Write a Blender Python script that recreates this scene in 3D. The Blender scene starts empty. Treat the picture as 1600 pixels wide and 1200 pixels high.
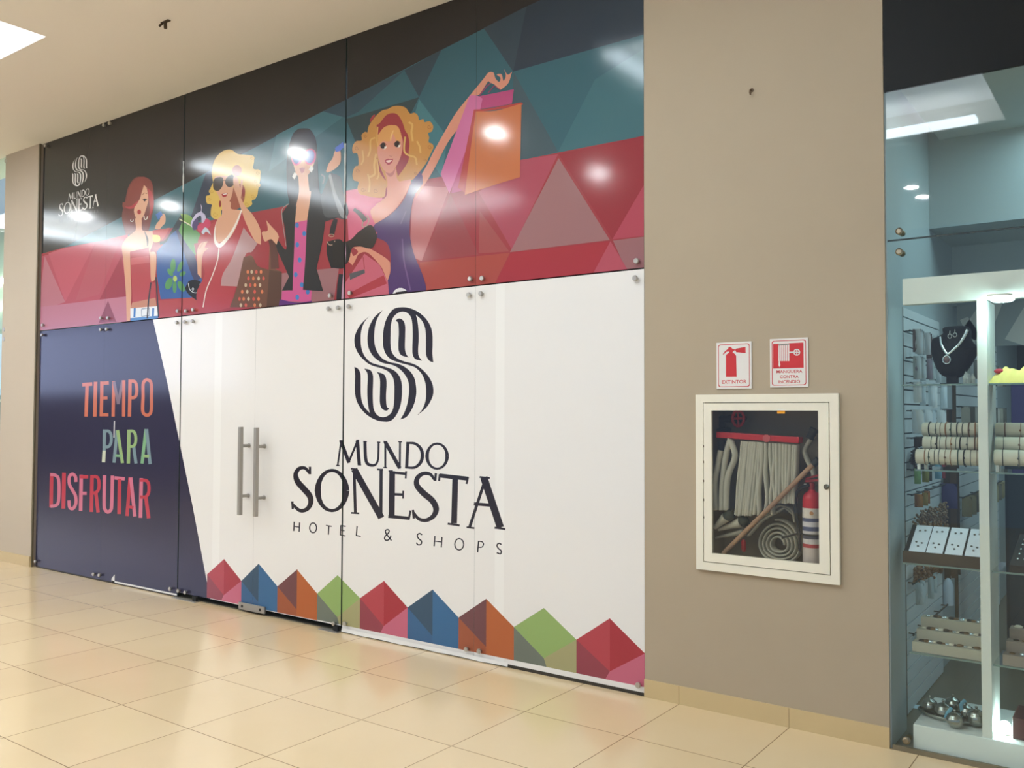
import bpy, bmesh, math, random
import numpy as np
from mathutils import Vector, Matrix
from mathutils.geometry import tessellate_polygon
random.seed(7)
SC = bpy.context.scene
COL = SC.collection

# ------------------------------------------------------------------ camera
FPX, YAW, PITCH, ROLL = 1386.9, -.6289, .0321, .0031      # focal length for a 1600 px wide frame
CAM = np.array([0.0, -4.463, 1.573])                       # facade stands in the plane y = 0
_cy, _sy = math.cos(YAW), math.sin(YAW)
_F = np.array([_sy * math.cos(PITCH), _cy * math.cos(PITCH), math.sin(PITCH)])
_R0 = np.array([_cy, -_sy, 0.0])
_U0 = np.cross(_R0, _F)
_R = _R0 * math.cos(ROLL) + _U0 * math.sin(ROLL)
_U = -_R0 * math.sin(ROLL) + _U0 * math.cos(ROLL)
cam = bpy.data.objects.new('camera', bpy.data.cameras.new('camera'))
COL.objects.link(cam)
cam.data.sensor_fit = 'HORIZONTAL'
cam.data.sensor_width = 36.0
cam.data.lens = FPX * 36.0 / 1600.0
cam.data.clip_start = .05
cam.matrix_world = Matrix(((_R[0], _U[0], -_F[0], CAM[0]), (_R[1], _U[1], -_F[1], CAM[1]),
                           (_R[2], _U[2], -_F[2], CAM[2]), (0, 0, 0, 1)))
SC.camera = cam

# ------------------------------------------------------------------ world, exposure, large lights
SC.view_settings.view_transform = 'Standard'
SC.view_settings.look = 'None'
SC.view_settings.gamma = 1.0
SC.view_settings.exposure = -.12
W = bpy.data.worlds.new('mall_air')
SC.world = W
W.use_nodes = True
W.node_tree.nodes['Background'].inputs[0].default_value = (.60, .75, 1.0, 1)
W.node_tree.nodes['Background'].inputs[1].default_value = .68
CEIL_Z = 4.31
STRIP_EMIT = 23.0
SPOT_EMIT = 400.0


def area_light(name, loc, size_x, size_y, power, color):
    l = bpy.data.lights.new(name, 'AREA')
    l.shape = 'RECTANGLE'
    l.size, l.size_y = size_x, size_y
    l.energy, l.color = power, color
    o = bpy.data.objects.new(name, l)
    COL.objects.link(o)
    o.location = loc
    return o


# coffers of the corridor ceiling, (x0, x1); the warm light of their hidden tubes falls out of them
COFFERS = [(-8.9, -6.53), (-3.5, -1.1)]
COFFER_Y = (-5.13, -1.29)
for x0, x1 in COFFERS + [(-14.25, -12.25)]:
    area_light('coffer_glow', ((x0 + x1) / 2, sum(COFFER_Y) / 2, CEIL_Z + .31), x1 - x0, 3.84, 60, (.63, .78, 1.0))
area_light('shop_glow', (.4, 1.0, 3.2), 1.8, .9, 31, (.62, .90, 1.0))
area_light('shop_depth_glow', (.6, 3.3, 2.4), 2.0, 1.6, 24, (.66, .90, 1.0))
area_light('far_shop_glow', (-12.0, .8, 4.1), 3.0, .6, 45, (.9, 1.0, .95))  # unseen fill light added so the far shop is not black

# ------------------------------------------------------------------ points of the place seen in the photograph


def ray(u, v):
    return _F + (u - 800) / FPX * _R + (600 - v) / FPX * _U


def on_y(u, v, y=0.0):
    d = ray(u, v)
    return CAM + (y - CAM[1]) / d[1] * d


def on_x(u, v, x):
    d = ray(u, v)
    return CAM + (x - CAM[0]) / d[0] * d


def on_z(u, v, z):
    d = ray(u, v)
    return CAM + (z - CAM[2]) / d[2] * d


# ------------------------------------------------------------------ materials


def lin(c):
    return c / 12.92 if c <= .04045 else ((c + .055) / 1.055) ** 2.4


def srgb(r, g, b, k=1.0):
    return tuple(min(.95, lin(v / 255) * k) for v in (r, g, b)) + (1,)


MATS = {}


def mat(name, rgb, rough=.5, metal=0.0, k=1.0, spec=.5, emit=0.0, trans=0.0, noise=0.0, nscale=6.0, bump=0.0, alpha=1.0, aniso=0.0, ior=1.45):
    key = (name, rgb, rough, metal, k)
    if key in MATS:
        return MATS[key]
    m = bpy.data.materials.new(name)
    m.use_nodes = True
    nt = m.node_tree
    b = nt.nodes['Principled BSDF']
    c = srgb(*rgb, k)
    b.inputs['Base Color'].default_value = c
    b.inputs['Roughness'].default_value = rough
    b.inputs['Metallic'].default_value = metal
    b.inputs['Specular IOR Level'].default_value = spec
    b.inputs['IOR'].default_value = ior
    b.inputs['Transmission Weight'].default_value = trans
    b.inputs['Alpha'].default_value = alpha
    if aniso:
        b.inputs['Anisotropic'].default_value = aniso
        t = nt.nodes.new('ShaderNodeTangent')
        t.direction_type = 'UV_MAP'
        nt.links.new(t.outputs[0], b.inputs['Tangent'])
    if emit:
        b.inputs['Emission Color'].default_value = c
        b.inputs['Emission Strength'].default_value = emit
    if noise or bump:
        tc = nt.nodes.new('ShaderNodeTexCoord')
        n = nt.nodes.new('ShaderNodeTexNoise')
        n.inputs['Scale'].default_value = nscale
        n.inputs['Detail'].default_value = 4
        nt.links.new(tc.outputs['Object'], n.inputs['Vector'])
        if noise:
            mx = nt.nodes.new('ShaderNodeMix')
            mx.data_type = 'RGBA'
            mx.inputs[6].default_value = tuple(v * (1 - noise) for v in c[:3]) + (1,)
            mx.inputs[7].default_value = tuple(min(.97, v * (1 + noise)) for v in c[:3]) + (1,)
            nt.links.new(n.outputs[0], mx.inputs[0])
            nt.links.new(mx.outputs[2], b.inputs['Base Color'])
        if bump:
            bp = nt.nodes.new('ShaderNodeBump')
            bp.inputs['Strength'].default_value = bump
            bp.inputs['Distance'].default_value = .01
            nt.links.new(n.outputs[0], bp.inputs['Height'])
            nt.links.new(bp.outputs[0], b.inputs['Normal'])
    MATS[key] = m
    return m


def glass_mat(name, tint, fac=.06):
    """window pane: clear with a Fresnel reflection"""
    m = bpy.data.materials.new(name)
    m.use_nodes = True
    nt = m.node_tree
    nt.nodes.clear()
    out = nt.nodes.new('ShaderNodeOutputMaterial')
    tr = nt.nodes.new('ShaderNodeBsdfTransparent')
    tr.inputs[0].default_value = tint
    gl = nt.nodes.new('ShaderNodeBsdfGlossy')
    gl.inputs['Roughness'].default_value = .02
    fr = nt.nodes.new('ShaderNodeFresnel')
    fr.inputs[0].default_value = 1.5
    geo = nt.nodes.new('ShaderNodeNewGeometry')      # the pane reflects on the face turned to the light, the far face only lets it out
    front = nt.nodes.new('ShaderNodeMath')
    front.operation = 'SUBTRACT'
    front.inputs[0].default_value = 1.0
    nt.links.new(geo.outputs['Backfacing'], front.inputs[1])
    ml = nt.nodes.new('ShaderNodeMath')
    ml.operation = 'MULTIPLY'
    nt.links.new(fr.outputs[0], ml.inputs[0])
    nt.links.new(front.outputs[0], ml.inputs[1])
    m2 = nt.nodes.new('ShaderNodeMath')
    m2.operation = 'MULTIPLY'
    m2.use_clamp = True
    m2.inputs[1].default_value = 1.6
    nt.links.new(ml.outputs[0], m2.inputs[0])
    mx = nt.nodes.new('ShaderNodeMixShader')
    nt.links.new(m2.outputs[0], mx.inputs[0])
    nt.links.new(tr.outputs[0], mx.inputs[1])
    nt.links.new(gl.outputs[0], mx.inputs[2])
    nt.links.new(mx.outputs[0], out.inputs[0])
    return m


# ------------------------------------------------------------------ object helpers
ORG = {}


def tag(o, label=None, cat=None, group=None, kind=None):
    if label: o['label'] = label
    if cat: o['category'] = cat
    if group: o['group'] = group
    if kind: o['kind'] = kind
    return o


def empty(name, loc, label=None, cat=None, group=None, kind=None):
    o = bpy.data.objects.new(name, None)
    COL.objects.link(o)
    o.empty_display_size = .1
    o.location = Vector([float(v) for v in loc])
    ORG[o] = Vector(o.location)
    return tag(o, label, cat, group, kind)


class MB:
    """collects faces in world coordinates; build() links them as one mesh object"""

    def __init__(self):
        self.v, self.f, self.m, self.s = [], [], [], []

    def face(self, pts, m=0, smooth=False):
        i = len(self.v)
        self.v += [tuple(float(c) for c in p) for p in pts]
        self.f.append(list(range(i, i + len(pts))))
        self.m.append(m)
        self.s.append(smooth)

    def mesh(self, verts, faces, m=0, smooth=False):
        i = len(self.v)
        self.v += [tuple(float(c) for c in p) for p in verts]
        for f in faces:
            self.f.append([i + k for k in f])
            self.m.append(m)
            self.s.append(smooth)

    def box(self, a, b, m=0):
        x0, y0, z0 = (min(a[i], b[i]) for i in range(3))
        x1, y1, z1 = (max(a[i], b[i]) for i in range(3))
        v = [(x0, y0, z0), (x1, y0, z0), (x1, y1, z0), (x0, y1, z0), (x0, y0, z1), (x1, y0, z1), (x1, y1, z1), (x0, y1, z1)]
        self.mesh(v, [(0, 3, 2, 1), (4, 5, 6, 7), (0, 1, 5, 4), (1, 2, 6, 5), (2, 3, 7, 6), (3, 0, 4, 7)], m)

    def obox(self, c, ax, ay, az, m=0):
        """box about c with half-axis vectors"""
        c, ax, ay, az = (np.array(t, float) for t in (c, ax, ay, az))
        v = [c + i * ax + j * ay + k * az for k in (-1, 1) for j in (-1, 1) for i in (-1, 1)]
        self.mesh(v, [(0, 2, 3, 1), (4, 5, 7, 6), (0, 1, 5, 4), (1, 3, 7, 5), (3, 2, 6, 7), (2, 0, 4, 6)], m)

    def tube(self, pts, r, n=10, m=0, cap=True, closed=False, flat=None):
        """tube along pts; r a number or one per point; flat = (width axis, factor) squashes the section"""
        P = [Vector(p) for p in pts]
        R = [r] * len(P) if not hasattr(r, '__len__') else r
        rings = []
        up = None
        N = len(P)
        for i, p in enumerate(P):
            if closed:
                t = (P[(i + 1) % N] - P[i - 1]).normalized()
            else:
                t = (P[min(i + 1, N - 1)] - P[max(i - 1, 0)]).normalized()
            if up is None:
                up = Vector((0, 0, 1)) if abs(t.z) < .9 else Vector((1, 0, 0))
            a = t.cross(up).normalized()
            b = a.cross(t).normalized()
            up = b
            ring = []
            for k in range(n):
                q = 2 * math.pi * k / n
                d = a * math.cos(q) + b * math.sin(q)
                d = d * R[i]
                if flat:
                    ax = Vector(flat[0])
                    d = d + ax * d.dot(ax) * (flat[1] - 1)
                ring.append(p + d)
            rings.append(ring)
        v = [q for ring in rings for q in ring]
        f = []
        for i in range(N if closed else N - 1):
            for k in range(n):
                a0, a1 = i * n + k, i * n + (k + 1) % n
                j = (i + 1) % N
                f.append((a0, a1, j * n + (k + 1) % n, j * n + k))
        self.mesh(v, f, m, True)
        if cap and not closed:
            self.face(rings[0][::-1], m)
            self.face(rings[-1], m)

    def lathe(self, c, prof, axis=(0, 0, 1), n=20, m=0, smooth=True):
        """prof = [(radius, height)] turned about axis through c"""
        ax = Vector(axis).normalized()
        a = ax.orthogonal().normalized()
        b = ax.cross(a)
        v, f = [], []
        for r, h in prof:
            for k in range(n):
                q = 2 * math.pi * k / n
                v.append(Vector(c) + ax * h + (a * math.cos(q) + b * math.sin(q)) * r)
        for i in range(len(prof) - 1):
            for k in range(n):
                f.append((i * n + k, i * n + (k + 1) % n, (i + 1) * n + (k + 1) % n, (i + 1) * n + k))
        self.mesh(v, f, m, smooth)
        self.face(v[:n][::-1], m)
        self.face(v[-n:], m)

    def ball(self, c, r, n=10, m=0, s=(1, 1, 1)):
        v, f = [], []
        for i in range(n + 1):
            th = math.pi * i / n
            for k in range(n):
                q = 2 * math.pi * k / n
                v.append((c[0] + r * s[0] * math.sin(th) * math.cos(q), c[1] + r * s[1] * math.sin(th) * math.sin(q), c[2] + r * s[2] * math.cos(th)))
        for i in range(n):
            for k in range(n):
                f.append((i * n + k, (i + 1) * n + k, (i + 1) * n + (k + 1) % n, i * n + (k + 1) % n))
        self.mesh(v, f, m, True)

    def build(self, name, mats, parent=None, bevel=0.0, org=None, uv=False):
        if not isinstance(mats, (list, tuple)):
            mats = [mats]
        if parent is not None:
            o0 = ORG[parent]
        elif org is not None:
            o0 = Vector([float(c) for c in org])
        else:
            a = np.array(self.v)
            o0 = Vector(((a[:, 0].min() + a[:, 0].max()) / 2, (a[:, 1].min() + a[:, 1].max()) / 2, a[:, 2].min()))
        me = bpy.data.meshes.new(name)
        me.from_pydata([tuple(Vector(p) - o0) for p in self.v], [], self.f)
        for mm in mats:
            me.materials.append(mm)
        me.polygons.foreach_set('material_index', self.m)
        me.polygons.foreach_set('use_smooth', self.s)
        if uv:
            l = me.uv_layers.new(name='wall')
            for lp in me.loops:
                co = me.vertices[lp.vertex_index].co
                l.data[lp.index].uv = (co.x, co.z)
        me.update()
        o = bpy.data.objects.new(name, me)
        COL.objects.link(o)
        if parent is not None:
            o.parent = parent
            ORG[o] = o0
        else:
            o.location = o0
            ORG[o] = o0
        if bevel:
            bv = o.modifiers.new('edge', 'BEVEL')
            bv.width, bv.segments, bv.limit_method = bevel, 2, 'ANGLE'
        return o


def copy_thing(o, delta, parent=None):
    """copy of a thing with copies of its parts and sub-parts, moved by delta"""
    c = o.copy()
    COL.objects.link(c)
    if parent is not None:
        c.parent = parent
    else:
        c.location = Vector(o.location) + Vector([float(v) for v in delta])
    for ch in list(o.children):
        copy_thing(ch, (0, 0, 0), c)
    return c


def spline(pts, closed=False, k=6):
    """Catmull-Rom through 2-D or 3-D points; points may carry extra values"""
    P = [np.array(p, float) for p in pts]
    n = len(P)
    out = []
    for i in range(n if closed else n - 1):
        p0 = P[i - 1] if (closed or i > 0) else 2 * P[0] - P[1]
        p1, p2 = P[i], P[(i + 1) % n]
        p3 = P[(i + 2) % n] if (closed or i + 2 < n) else 2 * P[-1] - P[-2]
        for j in range(k):
            t = j / k
            out.append(.5 * (2 * p1 + (p2 - p0) * t + (2 * p0 - 5 * p1 + 4 * p2 - p3) * t * t + (3 * p1 - p0 - 3 * p2 + p3) * t ** 3))
    if not closed:
        out.append(P[-1])
    return out


def struct(o):
    o['kind'] = 'structure'
    return o
# ------------------------------------------------------------------ the setting
X_L, X_R = -9.187, -2.328           # facade between the pilaster and the beige wall
X_W = -1.044                        # right edge of the beige wall
SEAM_U = [X_L, -7.966, -6.744, -4.748, -3.538, X_R]
SEAM_D = [X_L, -7.966, -6.744, -5.746, -4.748, -3.538, X_R]
Z_MID = 2.388
m_wall = mat('beige_paint', (176, 160, 136), .75, noise=.03, nscale=3)
m_pil = mat('pale_beige_paint', (196, 181, 162), .75, noise=.03, nscale=3)
m_ceil = mat('ceiling_paint', (249, 243, 234), .85, noise=.015, nscale=1.2)
m_white = mat('white_lacquer', (238, 234, 222), .35)
m_skirt = mat('skirting_tile', (206, 182, 136), .3, noise=.04, nscale=5)
m_black = mat('black_board', (26, 28, 28), .5, spec=.2)
m_dark = mat('dark_void', (34, 33, 32), .8)
m_chrome = mat('brushed_steel', (196, 192, 184), .3, .8)
m_steel = mat('dull_steel', (168, 163, 154), .42, .55)


def floor_material():
    m = bpy.data.materials.new('polished_tiles')
    m.use_nodes = True
    nt = m.node_tree
    b = nt.nodes['Principled BSDF']
    geo = nt.nodes.new('ShaderNodeNewGeometry')
    mp = nt.nodes.new('ShaderNodeMapping')
    mp.inputs['Location'].default_value = (3.319, 0, 0)
    mp.inputs['Scale'].default_value = (1 / .6, 1 / .6, 1)
    nt.links.new(geo.outputs['Position'], mp.inputs[0])
    mp.inputs['Location'].default_value = (3.319 / .6, 0, 0)
    br = nt.nodes.new('ShaderNodeTexBrick')
    br.offset = 0.0
    br.squash = 1.0
    br.inputs['Scale'].default_value = 1.0
    br.inputs['Brick Width'].default_value = 1.0
    br.inputs['Row Height'].default_value = 1.0
    br.inputs['Mortar Size'].default_value = .0042
    br.inputs['Mortar Smooth'].default_value = .2
    br.inputs['Bias'].default_value = 0
    br.inputs['Color1'].default_value = srgb(228, 204, 163)
    br.inputs['Color2'].default_value = srgb(223, 198, 158)
    br.inputs['Mortar'].default_value = srgb(138, 112, 82)
    nt.links.new(mp.outputs[0], br.inputs['Vector'])
    n = nt.nodes.new('ShaderNodeTexNoise')
    n.inputs['Scale'].default_value = 1.6
    n.inputs['Detail'].default_value = 5
    nt.links.new(geo.outputs['Position'], n.inputs['Vector'])
    mx = nt.nodes.new('ShaderNodeMix')
    mx.data_type = 'RGBA'
    mx.blend_type = 'MULTIPLY'
    mx.inputs[0].default_value = .25
    nt.links.new(br.outputs['Color'], mx.inputs[6])
    rp = nt.nodes.new('ShaderNodeValToRGB')
    rp.color_ramp.elements[0].position = .35
    rp.color_ramp.elements[0].color = (.88, .85, .80, 1)
    rp.color_ramp.elements[1].position = .65
    rp.color_ramp.elements[1].color = (1, 1, 1, 1)
    nt.links.new(n.outputs[0], rp.inputs[0])
    nt.links.new(rp.outputs[0], mx.inputs[7])
    nt.links.new(mx.outputs[2], b.inputs['Base Color'])
    b.inputs['Roughness'].default_value = .16
    b.inputs['Specular IOR Level'].default_value = .5
    return m


b = MB()
b.box((-34, -9.6, -.08), (5, .012, 0))
struct(b.build('floor', floor_material()))
b = MB()
b.box((-1.0, .012, -.08), (5, 5.6, -.0005))
b.box((X_L - 3, .012, -.08), (-1.0, 5.6, -.0005))
struct(b.build('floor_shop', mat('grey_shop_floor', (126, 120, 104), .3, noise=.08, nscale=4)))

# ceiling with its coffers
cb = MB()
xs = [-34] + [v for c in [(-14.25, -12.25)] + COFFERS for v in c] + [5]
y0, y1 = COFFER_Y
cb.box((-34, y1, CEIL_Z), (5, .4, CEIL_Z + .5))
cb.box((-34, -9.6, CEIL_Z), (5, y0, CEIL_Z + .5))
for i in range(0, len(xs) - 1, 2):
    cb.box((xs[i], y0, CEIL_Z), (xs[i + 1], y1, CEIL_Z + .5))
for i in range(1, len(xs) - 1, 2):
    cb.box((xs[i], y0, CEIL_Z + .32), (xs[i + 1], y1, CEIL_Z + .5))
struct(cb.build('ceiling', m_ceil))
m_tube = mat('lit_tube', (228, 240, 255), .5, emit=STRIP_EMIT)
k = 0
for x0, x1 in [(-14.25, -12.25)] + COFFERS:
    words = ['far coffer by the pilaster end', 'bright coffer at the top of the picture', 'coffer before the beige wall'][k]
    t = empty('cove_light', (x0 + .12, y0 + .12, CEIL_Z + .05), 'warm strip light in the ledge of the ' + words, 'light')
    b = MB()
    b.box((x0 + .03, y0 + .3, CEIL_Z + .05), (x0 + .16, y1 - .25, CEIL_Z + .09))
    b.build('tube_along_side', m_tube, t)
    b = MB()
    b.box((x0 + .35, y0 + .14, CEIL_Z + .05), (x1 - .25, y0 + .32, CEIL_Z + .09))
    b.build('tube_along_end', m_tube, t)
    b = MB()
    b.box((x0 + .001, y0 + .001, CEIL_Z + .04), (x0 + .04, y1 - .001, CEIL_Z + .05))
    b.box((x0 + .04, y0 + .001, CEIL_Z + .04), (x1 - .001, y0 + .15, CEIL_Z + .05))
    b.build('ledge', m_ceil, t)
    k += 1

# the row of shops across the corridor, seen only as a sheen on the films
b = MB()
b.box((-34, -9.6, 0), (-14.5, -9.5, CEIL_Z))
struct(b.build('wall_opposite', mat('dim_shopfront', (84, 80, 76), .6)))
b = MB()
b.box((-33, -9.5, 2.1), (-18.5, -9.48, 4.15))
struct(b.build('window_1', mat('lit_shop_window', (176, 190, 228), .5, emit=4.0)))

# recessed downlights
m_can = mat('downlight_ring', (240, 236, 226), .4)
m_lamp = mat('downlight_glow', (245, 248, 250), .5, emit=SPOT_EMIT)
for i, (x, y) in enumerate([(-5.19, -2.39), (-5.12, -4.24), (-10.57, -2.33), (-12.12, -1.95), (-2.36, -6.97), (-2.36, -7.55), (-10.3, -6.9), (-8.12, -2.42), (-8.13, -4.51)]):
    CZ = CEIL_Z if i < 7 else CEIL_Z + .30
    t = empty('downlight', (x, y, CZ), 'round recessed downlight in the corridor ceiling', 'light', 'downlights of the corridor ceiling')
    b = MB()
    b.tube([(x + .085 * math.cos(a * math.pi / 12), y + .085 * math.sin(a * math.pi / 12), CZ - .002) for a in range(24)], .009, 6, closed=True)
    b.build('ring', m_can, t)
    b = MB()
    b.lathe((x, y, CZ - .004), [(.075, 0), (.075, .003)], n=20)
    b.build('lens', m_lamp, t)

# beige wall with the recess of the hose cabinet
CAB_Y = -.022
c_tl, c_tr, c_br, c_bl = (on_y(u, v, CAB_Y) for u, v in ((1084.5, 619.5), (1307.5, 611.5), (1314, 914.5), (1090, 889.5)))
CX0, CX1 = (c_tl[0] + c_bl[0]) / 2, (c_tr[0] + c_br[0]) / 2
CZ0, CZ1 = (c_br[2] + c_bl[2]) / 2, (c_tl[2] + c_tr[2]) / 2
HX0, HX1, HZ0, HZ1 = CX0 + .035, CX1 - .035, CZ0 + .035, CZ1 - .035
b = MB()
WT = .32
b.box((X_R, 0, 0), (HX0, WT, CEIL_Z))
b.box((HX1, 0, 0), (X_W, WT, CEIL_Z))
b.box((HX0, 0, 0), (HX1, WT, HZ0))
b.box((HX0, 0, HZ1), (HX1, WT, CEIL_Z))
b.box((HX0, WT - .05, HZ0), (HX1, WT, HZ1))
struct(b.build('wall_right', m_wall))
b = MB()
b.box((X_R - .001, -.008, 0), (X_W + .001, 0, .098))
bs = b.build('baseboard_right', m_skirt)
struct(bs)
b = MB()
for x in (-2.119, -1.519):
    b.box((x - .0015, -.0085, 0), (x + .0015, -.007, .097))
struct(b.build('trim_1', mat('skirting_joint', (150, 126, 90), .8)))
# left pilaster
PX0, PX1 = -9.945, -9.232
b = MB()
b.box((PX0, -.03, 0), (PX1, .35, CEIL_Z))
struct(b.build('wall_left', m_pil))
b = MB()
b.box((PX0 - .001, -.042, 0), (PX1 + .004, -.03, .105))
b.box((PX1, -.042, 0), (PX1 + .008, .0, .105))
struct(b.build('baseboard_left', m_skirt))
b = MB()
b.box((PX1, -.028, .0), (PX1 + .02, -.012, CEIL_Z))
struct(b.build('trim_2', mat('brown_edge_profile', (112, 100, 78), .5)))
# dark sheet added behind the front: blocks leaking light, keeps the gaps dark
b = MB()
b.box((PX1, .9, 0), (X_R + .1, .95, CEIL_Z))
struct(b.build('wall_gap_backing', m_dark))
# ------------------------------------------------------------------ printed films of the shop front
# every printed shape lies in the facade plane; its outline is kept in (x, z) metres on that plane
CROPS = {'px': (0, 0, 1), 'w1': (170, 260, 4.8), 'w2': (290, 220, 4.6125), 'w3': (400, 190, 4.0), 'w4a': (530, 150, 7.056),
         'w4b': (520, 280, 6.0), 'w4c': (650, 90, 5.217), 'm': (560, 60, 3.0), 'ml': (50, 200, 3.75), 'mc': (380, 150, 3.428),
         'em': (540, 460, 5.457), 'tx': (430, 440, 2.607), 'ti': (60, 480, 2.857)}
ART = {}          # group -> list of (colour, [triangles in (x, z)], layer)
LAYER = [0]


def wxz(u, v, crop='px'):
    x0, y0, s = CROPS[crop]
    p = on_y(u / s + x0, v / s + y0)
    return (p[0], p[2])


def parse(txt, crop):
    pts = []
    for w in txt.split():
        c = w.endswith('!')
        a = w.rstrip('!').split(',')
        pts.append((wxz(float(a[0]), float(a[1]), crop), c))
    return pts


def rounded(pts, k=5):
    """Catmull-Rom outline that keeps the points marked as corners"""
    n = len(pts)
    cs = [i for i in range(n) if pts[i][1]]
    P = [p for p, c in pts]
    if not cs:
        return [tuple(q) for q in spline(P, True, k)]
    out = []
    for a, i in enumerate(cs):
        j = cs[(a + 1) % len(cs)]
        seg = [P[(i + t) % n] for t in range(((j - i) % n or n) + 1)]
        if len(seg) == 2:
            out.append(seg[0])
        else:
            out += [tuple(q) for q in spline(seg, False, k)][:-1]
    return out


def add_outline(group, col, P):
    LAYER[0] += 1
    tri = tessellate_polygon([[Vector((p[0], p[1], 0)) for p in P]])
    ART.setdefault(group, []).append((col, [[P[i] for i in t] for t in tri], LAYER[0]))


def shape(group, col, crop, txt, smooth=True):
    pts = parse(txt, crop)
    add_outline(group, col, rounded(pts) if smooth else [p for p, c in pts])


def ribbon(P, Wd):
    """quads of a stroke through P (x, z) with widths Wd"""
    P = [np.array(p[:2], float) for p in P]
    L, Rr = [], []
    for i in range(len(P)):
        a = P[max(i - 1, 0)]
        c = P[min(i + 1, len(P) - 1)]
        t = c - a
        t = t / (np.linalg.norm(t) + 1e-9)
        n = np.array([-t[1], t[0]]) * Wd[i] / 2
        L.append(tuple(P[i] + n))
        Rr.append(tuple(P[i] - n))
    return [[L[i], L[i + 1], Rr[i + 1], Rr[i]] for i in range(len(P) - 1)]


def stroke(group, col, crop, txt, w, smooth=False):
    """stroke in crop pixels; w one width or a list; each point is turned into the wall plane"""
    pts = [tuple(float(c) for c in q.split(',')) for q in txt.split()]
    ws = [w] * len(pts) if not hasattr(w, '__len__') else list(w)
    if smooth:
        sp = spline([(p[0], p[1], q) for p, q in zip(pts, ws)], False, 6)
        pts, ws = [(s[0], s[1]) for s in sp], [s[2] for s in sp]
    quads = ribbon(pts, ws)
    LAYER[0] += 1
    ART.setdefault(group, []).append((col, [[wxz(*p, crop) for p in q] for q in quads], LAYER[0]))


def oval(group, col, crop, cx, cy, rx, ry, rot=0, n=18):
    P = []
    for k in range(n):
        a = 2 * math.pi * k / n
        x, y = rx * math.cos(a), ry * math.sin(a)
        P.append(wxz(cx + x * math.cos(rot) - y * math.sin(rot), cy + x * math.sin(rot) + y * math.cos(rot), crop))
    add_outline(group, col, P)


def ring(group, col, crop, cx, cy, rx, ry, w):
    n = 28
    pts = ['%f,%f' % (cx + rx * math.cos(2 * math.pi * k / n), cy + ry * math.sin(2 * math.pi * k / n)) for k in range(n + 1)]
    ws = w if not hasattr(w, '__len__') else [w[0] + (w[1] - w[0]) * abs(math.sin(2 * math.pi * k / n)) for k in range(n + 1)]
    stroke(group, col, crop, ' '.join(pts), ws)


def curl(group, col, crop, cx, cy, r, turns=1.4, w=6, start=0.0, sgn=1):
    n = 16
    pts = ['%f,%f' % (cx + r * (1 - .75 * k / n) * math.cos(start + sgn * turns * 2 * math.pi * k / n), cy + r * (1 - .75 * k / n) * math.sin(start + sgn * turns * 2 * math.pi * k / n)) for k in range(n + 1)]
    stroke(group, col, crop, ' '.join(pts), w)


# ---- lower film: white with the dark corner
g = 'film_white'
add_outline(g, (236, 232, 226), [(X_L - .1, -.05), (X_R + .1, -.05), (X_R + .1, Z_MID), (X_L - .1, Z_MID)])
shape(g, (56, 54, 74), 'px', '40,508 239,489 239,499 262,600 301,790 330,944 330,1000 40,1000', False)
# paler overlap bands of the white film
g = 'film_white'
for ua, ub in ((774, 788), (334, 345)):
    xa, xb = wxz(ua, 700)[0], wxz(ub, 700)[0]
    add_outline(g, (241, 238, 232), [(xa, .0), (xb, .0), (xb, Z_MID), (xa, Z_MID)])
# ---- upper mural: black corner and the patchwork of triangles
BK, TEAL, RED = (51, 49, 49), (60, 97, 106), (152, 64, 70)
g = 'printed_backdrop'
add_outline(g, BK, [(X_L - .1, Z_MID - .1), (X_R + .1, Z_MID - .1), (X_R + .1, CEIL_Z + .05), (X_L - .1, CEIL_Z + .05)])
shape(g, TEAL, 'px', '99,387 317,273 552,150 690,78 845,0 930,-45 1020,-92 1020,260 60,520', False)
shape(g, RED, 'px', '50,401 99,387 239,362 394,332 540,304 690,276 815,250 1020,209 1020,600 50,600', False)
shape(g, (57, 66, 82), 'px', '322,270 336,262 352,330 294,352', False)
shape(g, (70, 110, 120), 'px', '432,211 552,150 540,180 420,268', False)
shape(g, (58, 80, 92), 'px', '540,184 560,175 632,110 552,150 505,174', False)
shape(g, (56, 72, 76), 'px', '541,186 655,152 640,182 612,250 575,270', False)
shape(g, (58, 75, 85), 'px', '632,110 690,78 655,152', False)
shape(g, (72, 118, 126), 'px', '655,155 700,215 690,277 642,200', False)
shape(g, (58, 73, 83), 'px', '756,44 823,10 802,112', False)
shape(g, (54, 65, 76), 'px', '823,10 845,0 930,-45 1020,-92 1020,50 960,67 802,112', False)
shape(g, (71, 89, 96), 'px', '803,113 872,237 815,250 800,180', False)
shape(g, (67, 106, 113), 'px', '930,124 1020,68 1020,210 872,238', False)
shape(g, (166, 78, 92), 'px', '813,250 872,241 800,390 748,300', False)
shape(g, (153, 110, 110), 'px', '873,247 953,375 797,394', False)
shape(g, (146, 56, 64), 'px', '873,241 1020,209 1020,270 957,374', False)
shape(g, (170, 74, 88), 'px', '1020,265 1020,367 957,374', False)
shape(g, (150, 104, 106), 'px', '958,376 1020,368 1020,430 982,430', False)
shape(g, (162, 58, 66), 'px', '798,395 953,377 926,440 770,450', False)
shape(g, (174, 82, 94), 'px', '954,377 983,425 920,440', False)
shape(g, (164, 78, 70), 'px', '656,410 797,395 770,450 660,462', False)
shape(g, (178, 108, 108), 'px', '645,290 703,293 659,408 640,400', False)
shape(g, (148, 72, 76), 'px', '704,303 748,398 659,408', False)
shape(g, (158, 82, 82), 'px', '750,330 796,393 748,396', False)
shape(g, (172, 84, 96), 'px', '60,402 200,366 205,470 60,490', False)
shape(g, (176, 112, 122), 'px', '70,400 102,472 60,486', False)
shape(g, (182, 92, 104), 'px', '76,396 99,388 150,378 102,472', False)
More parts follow.
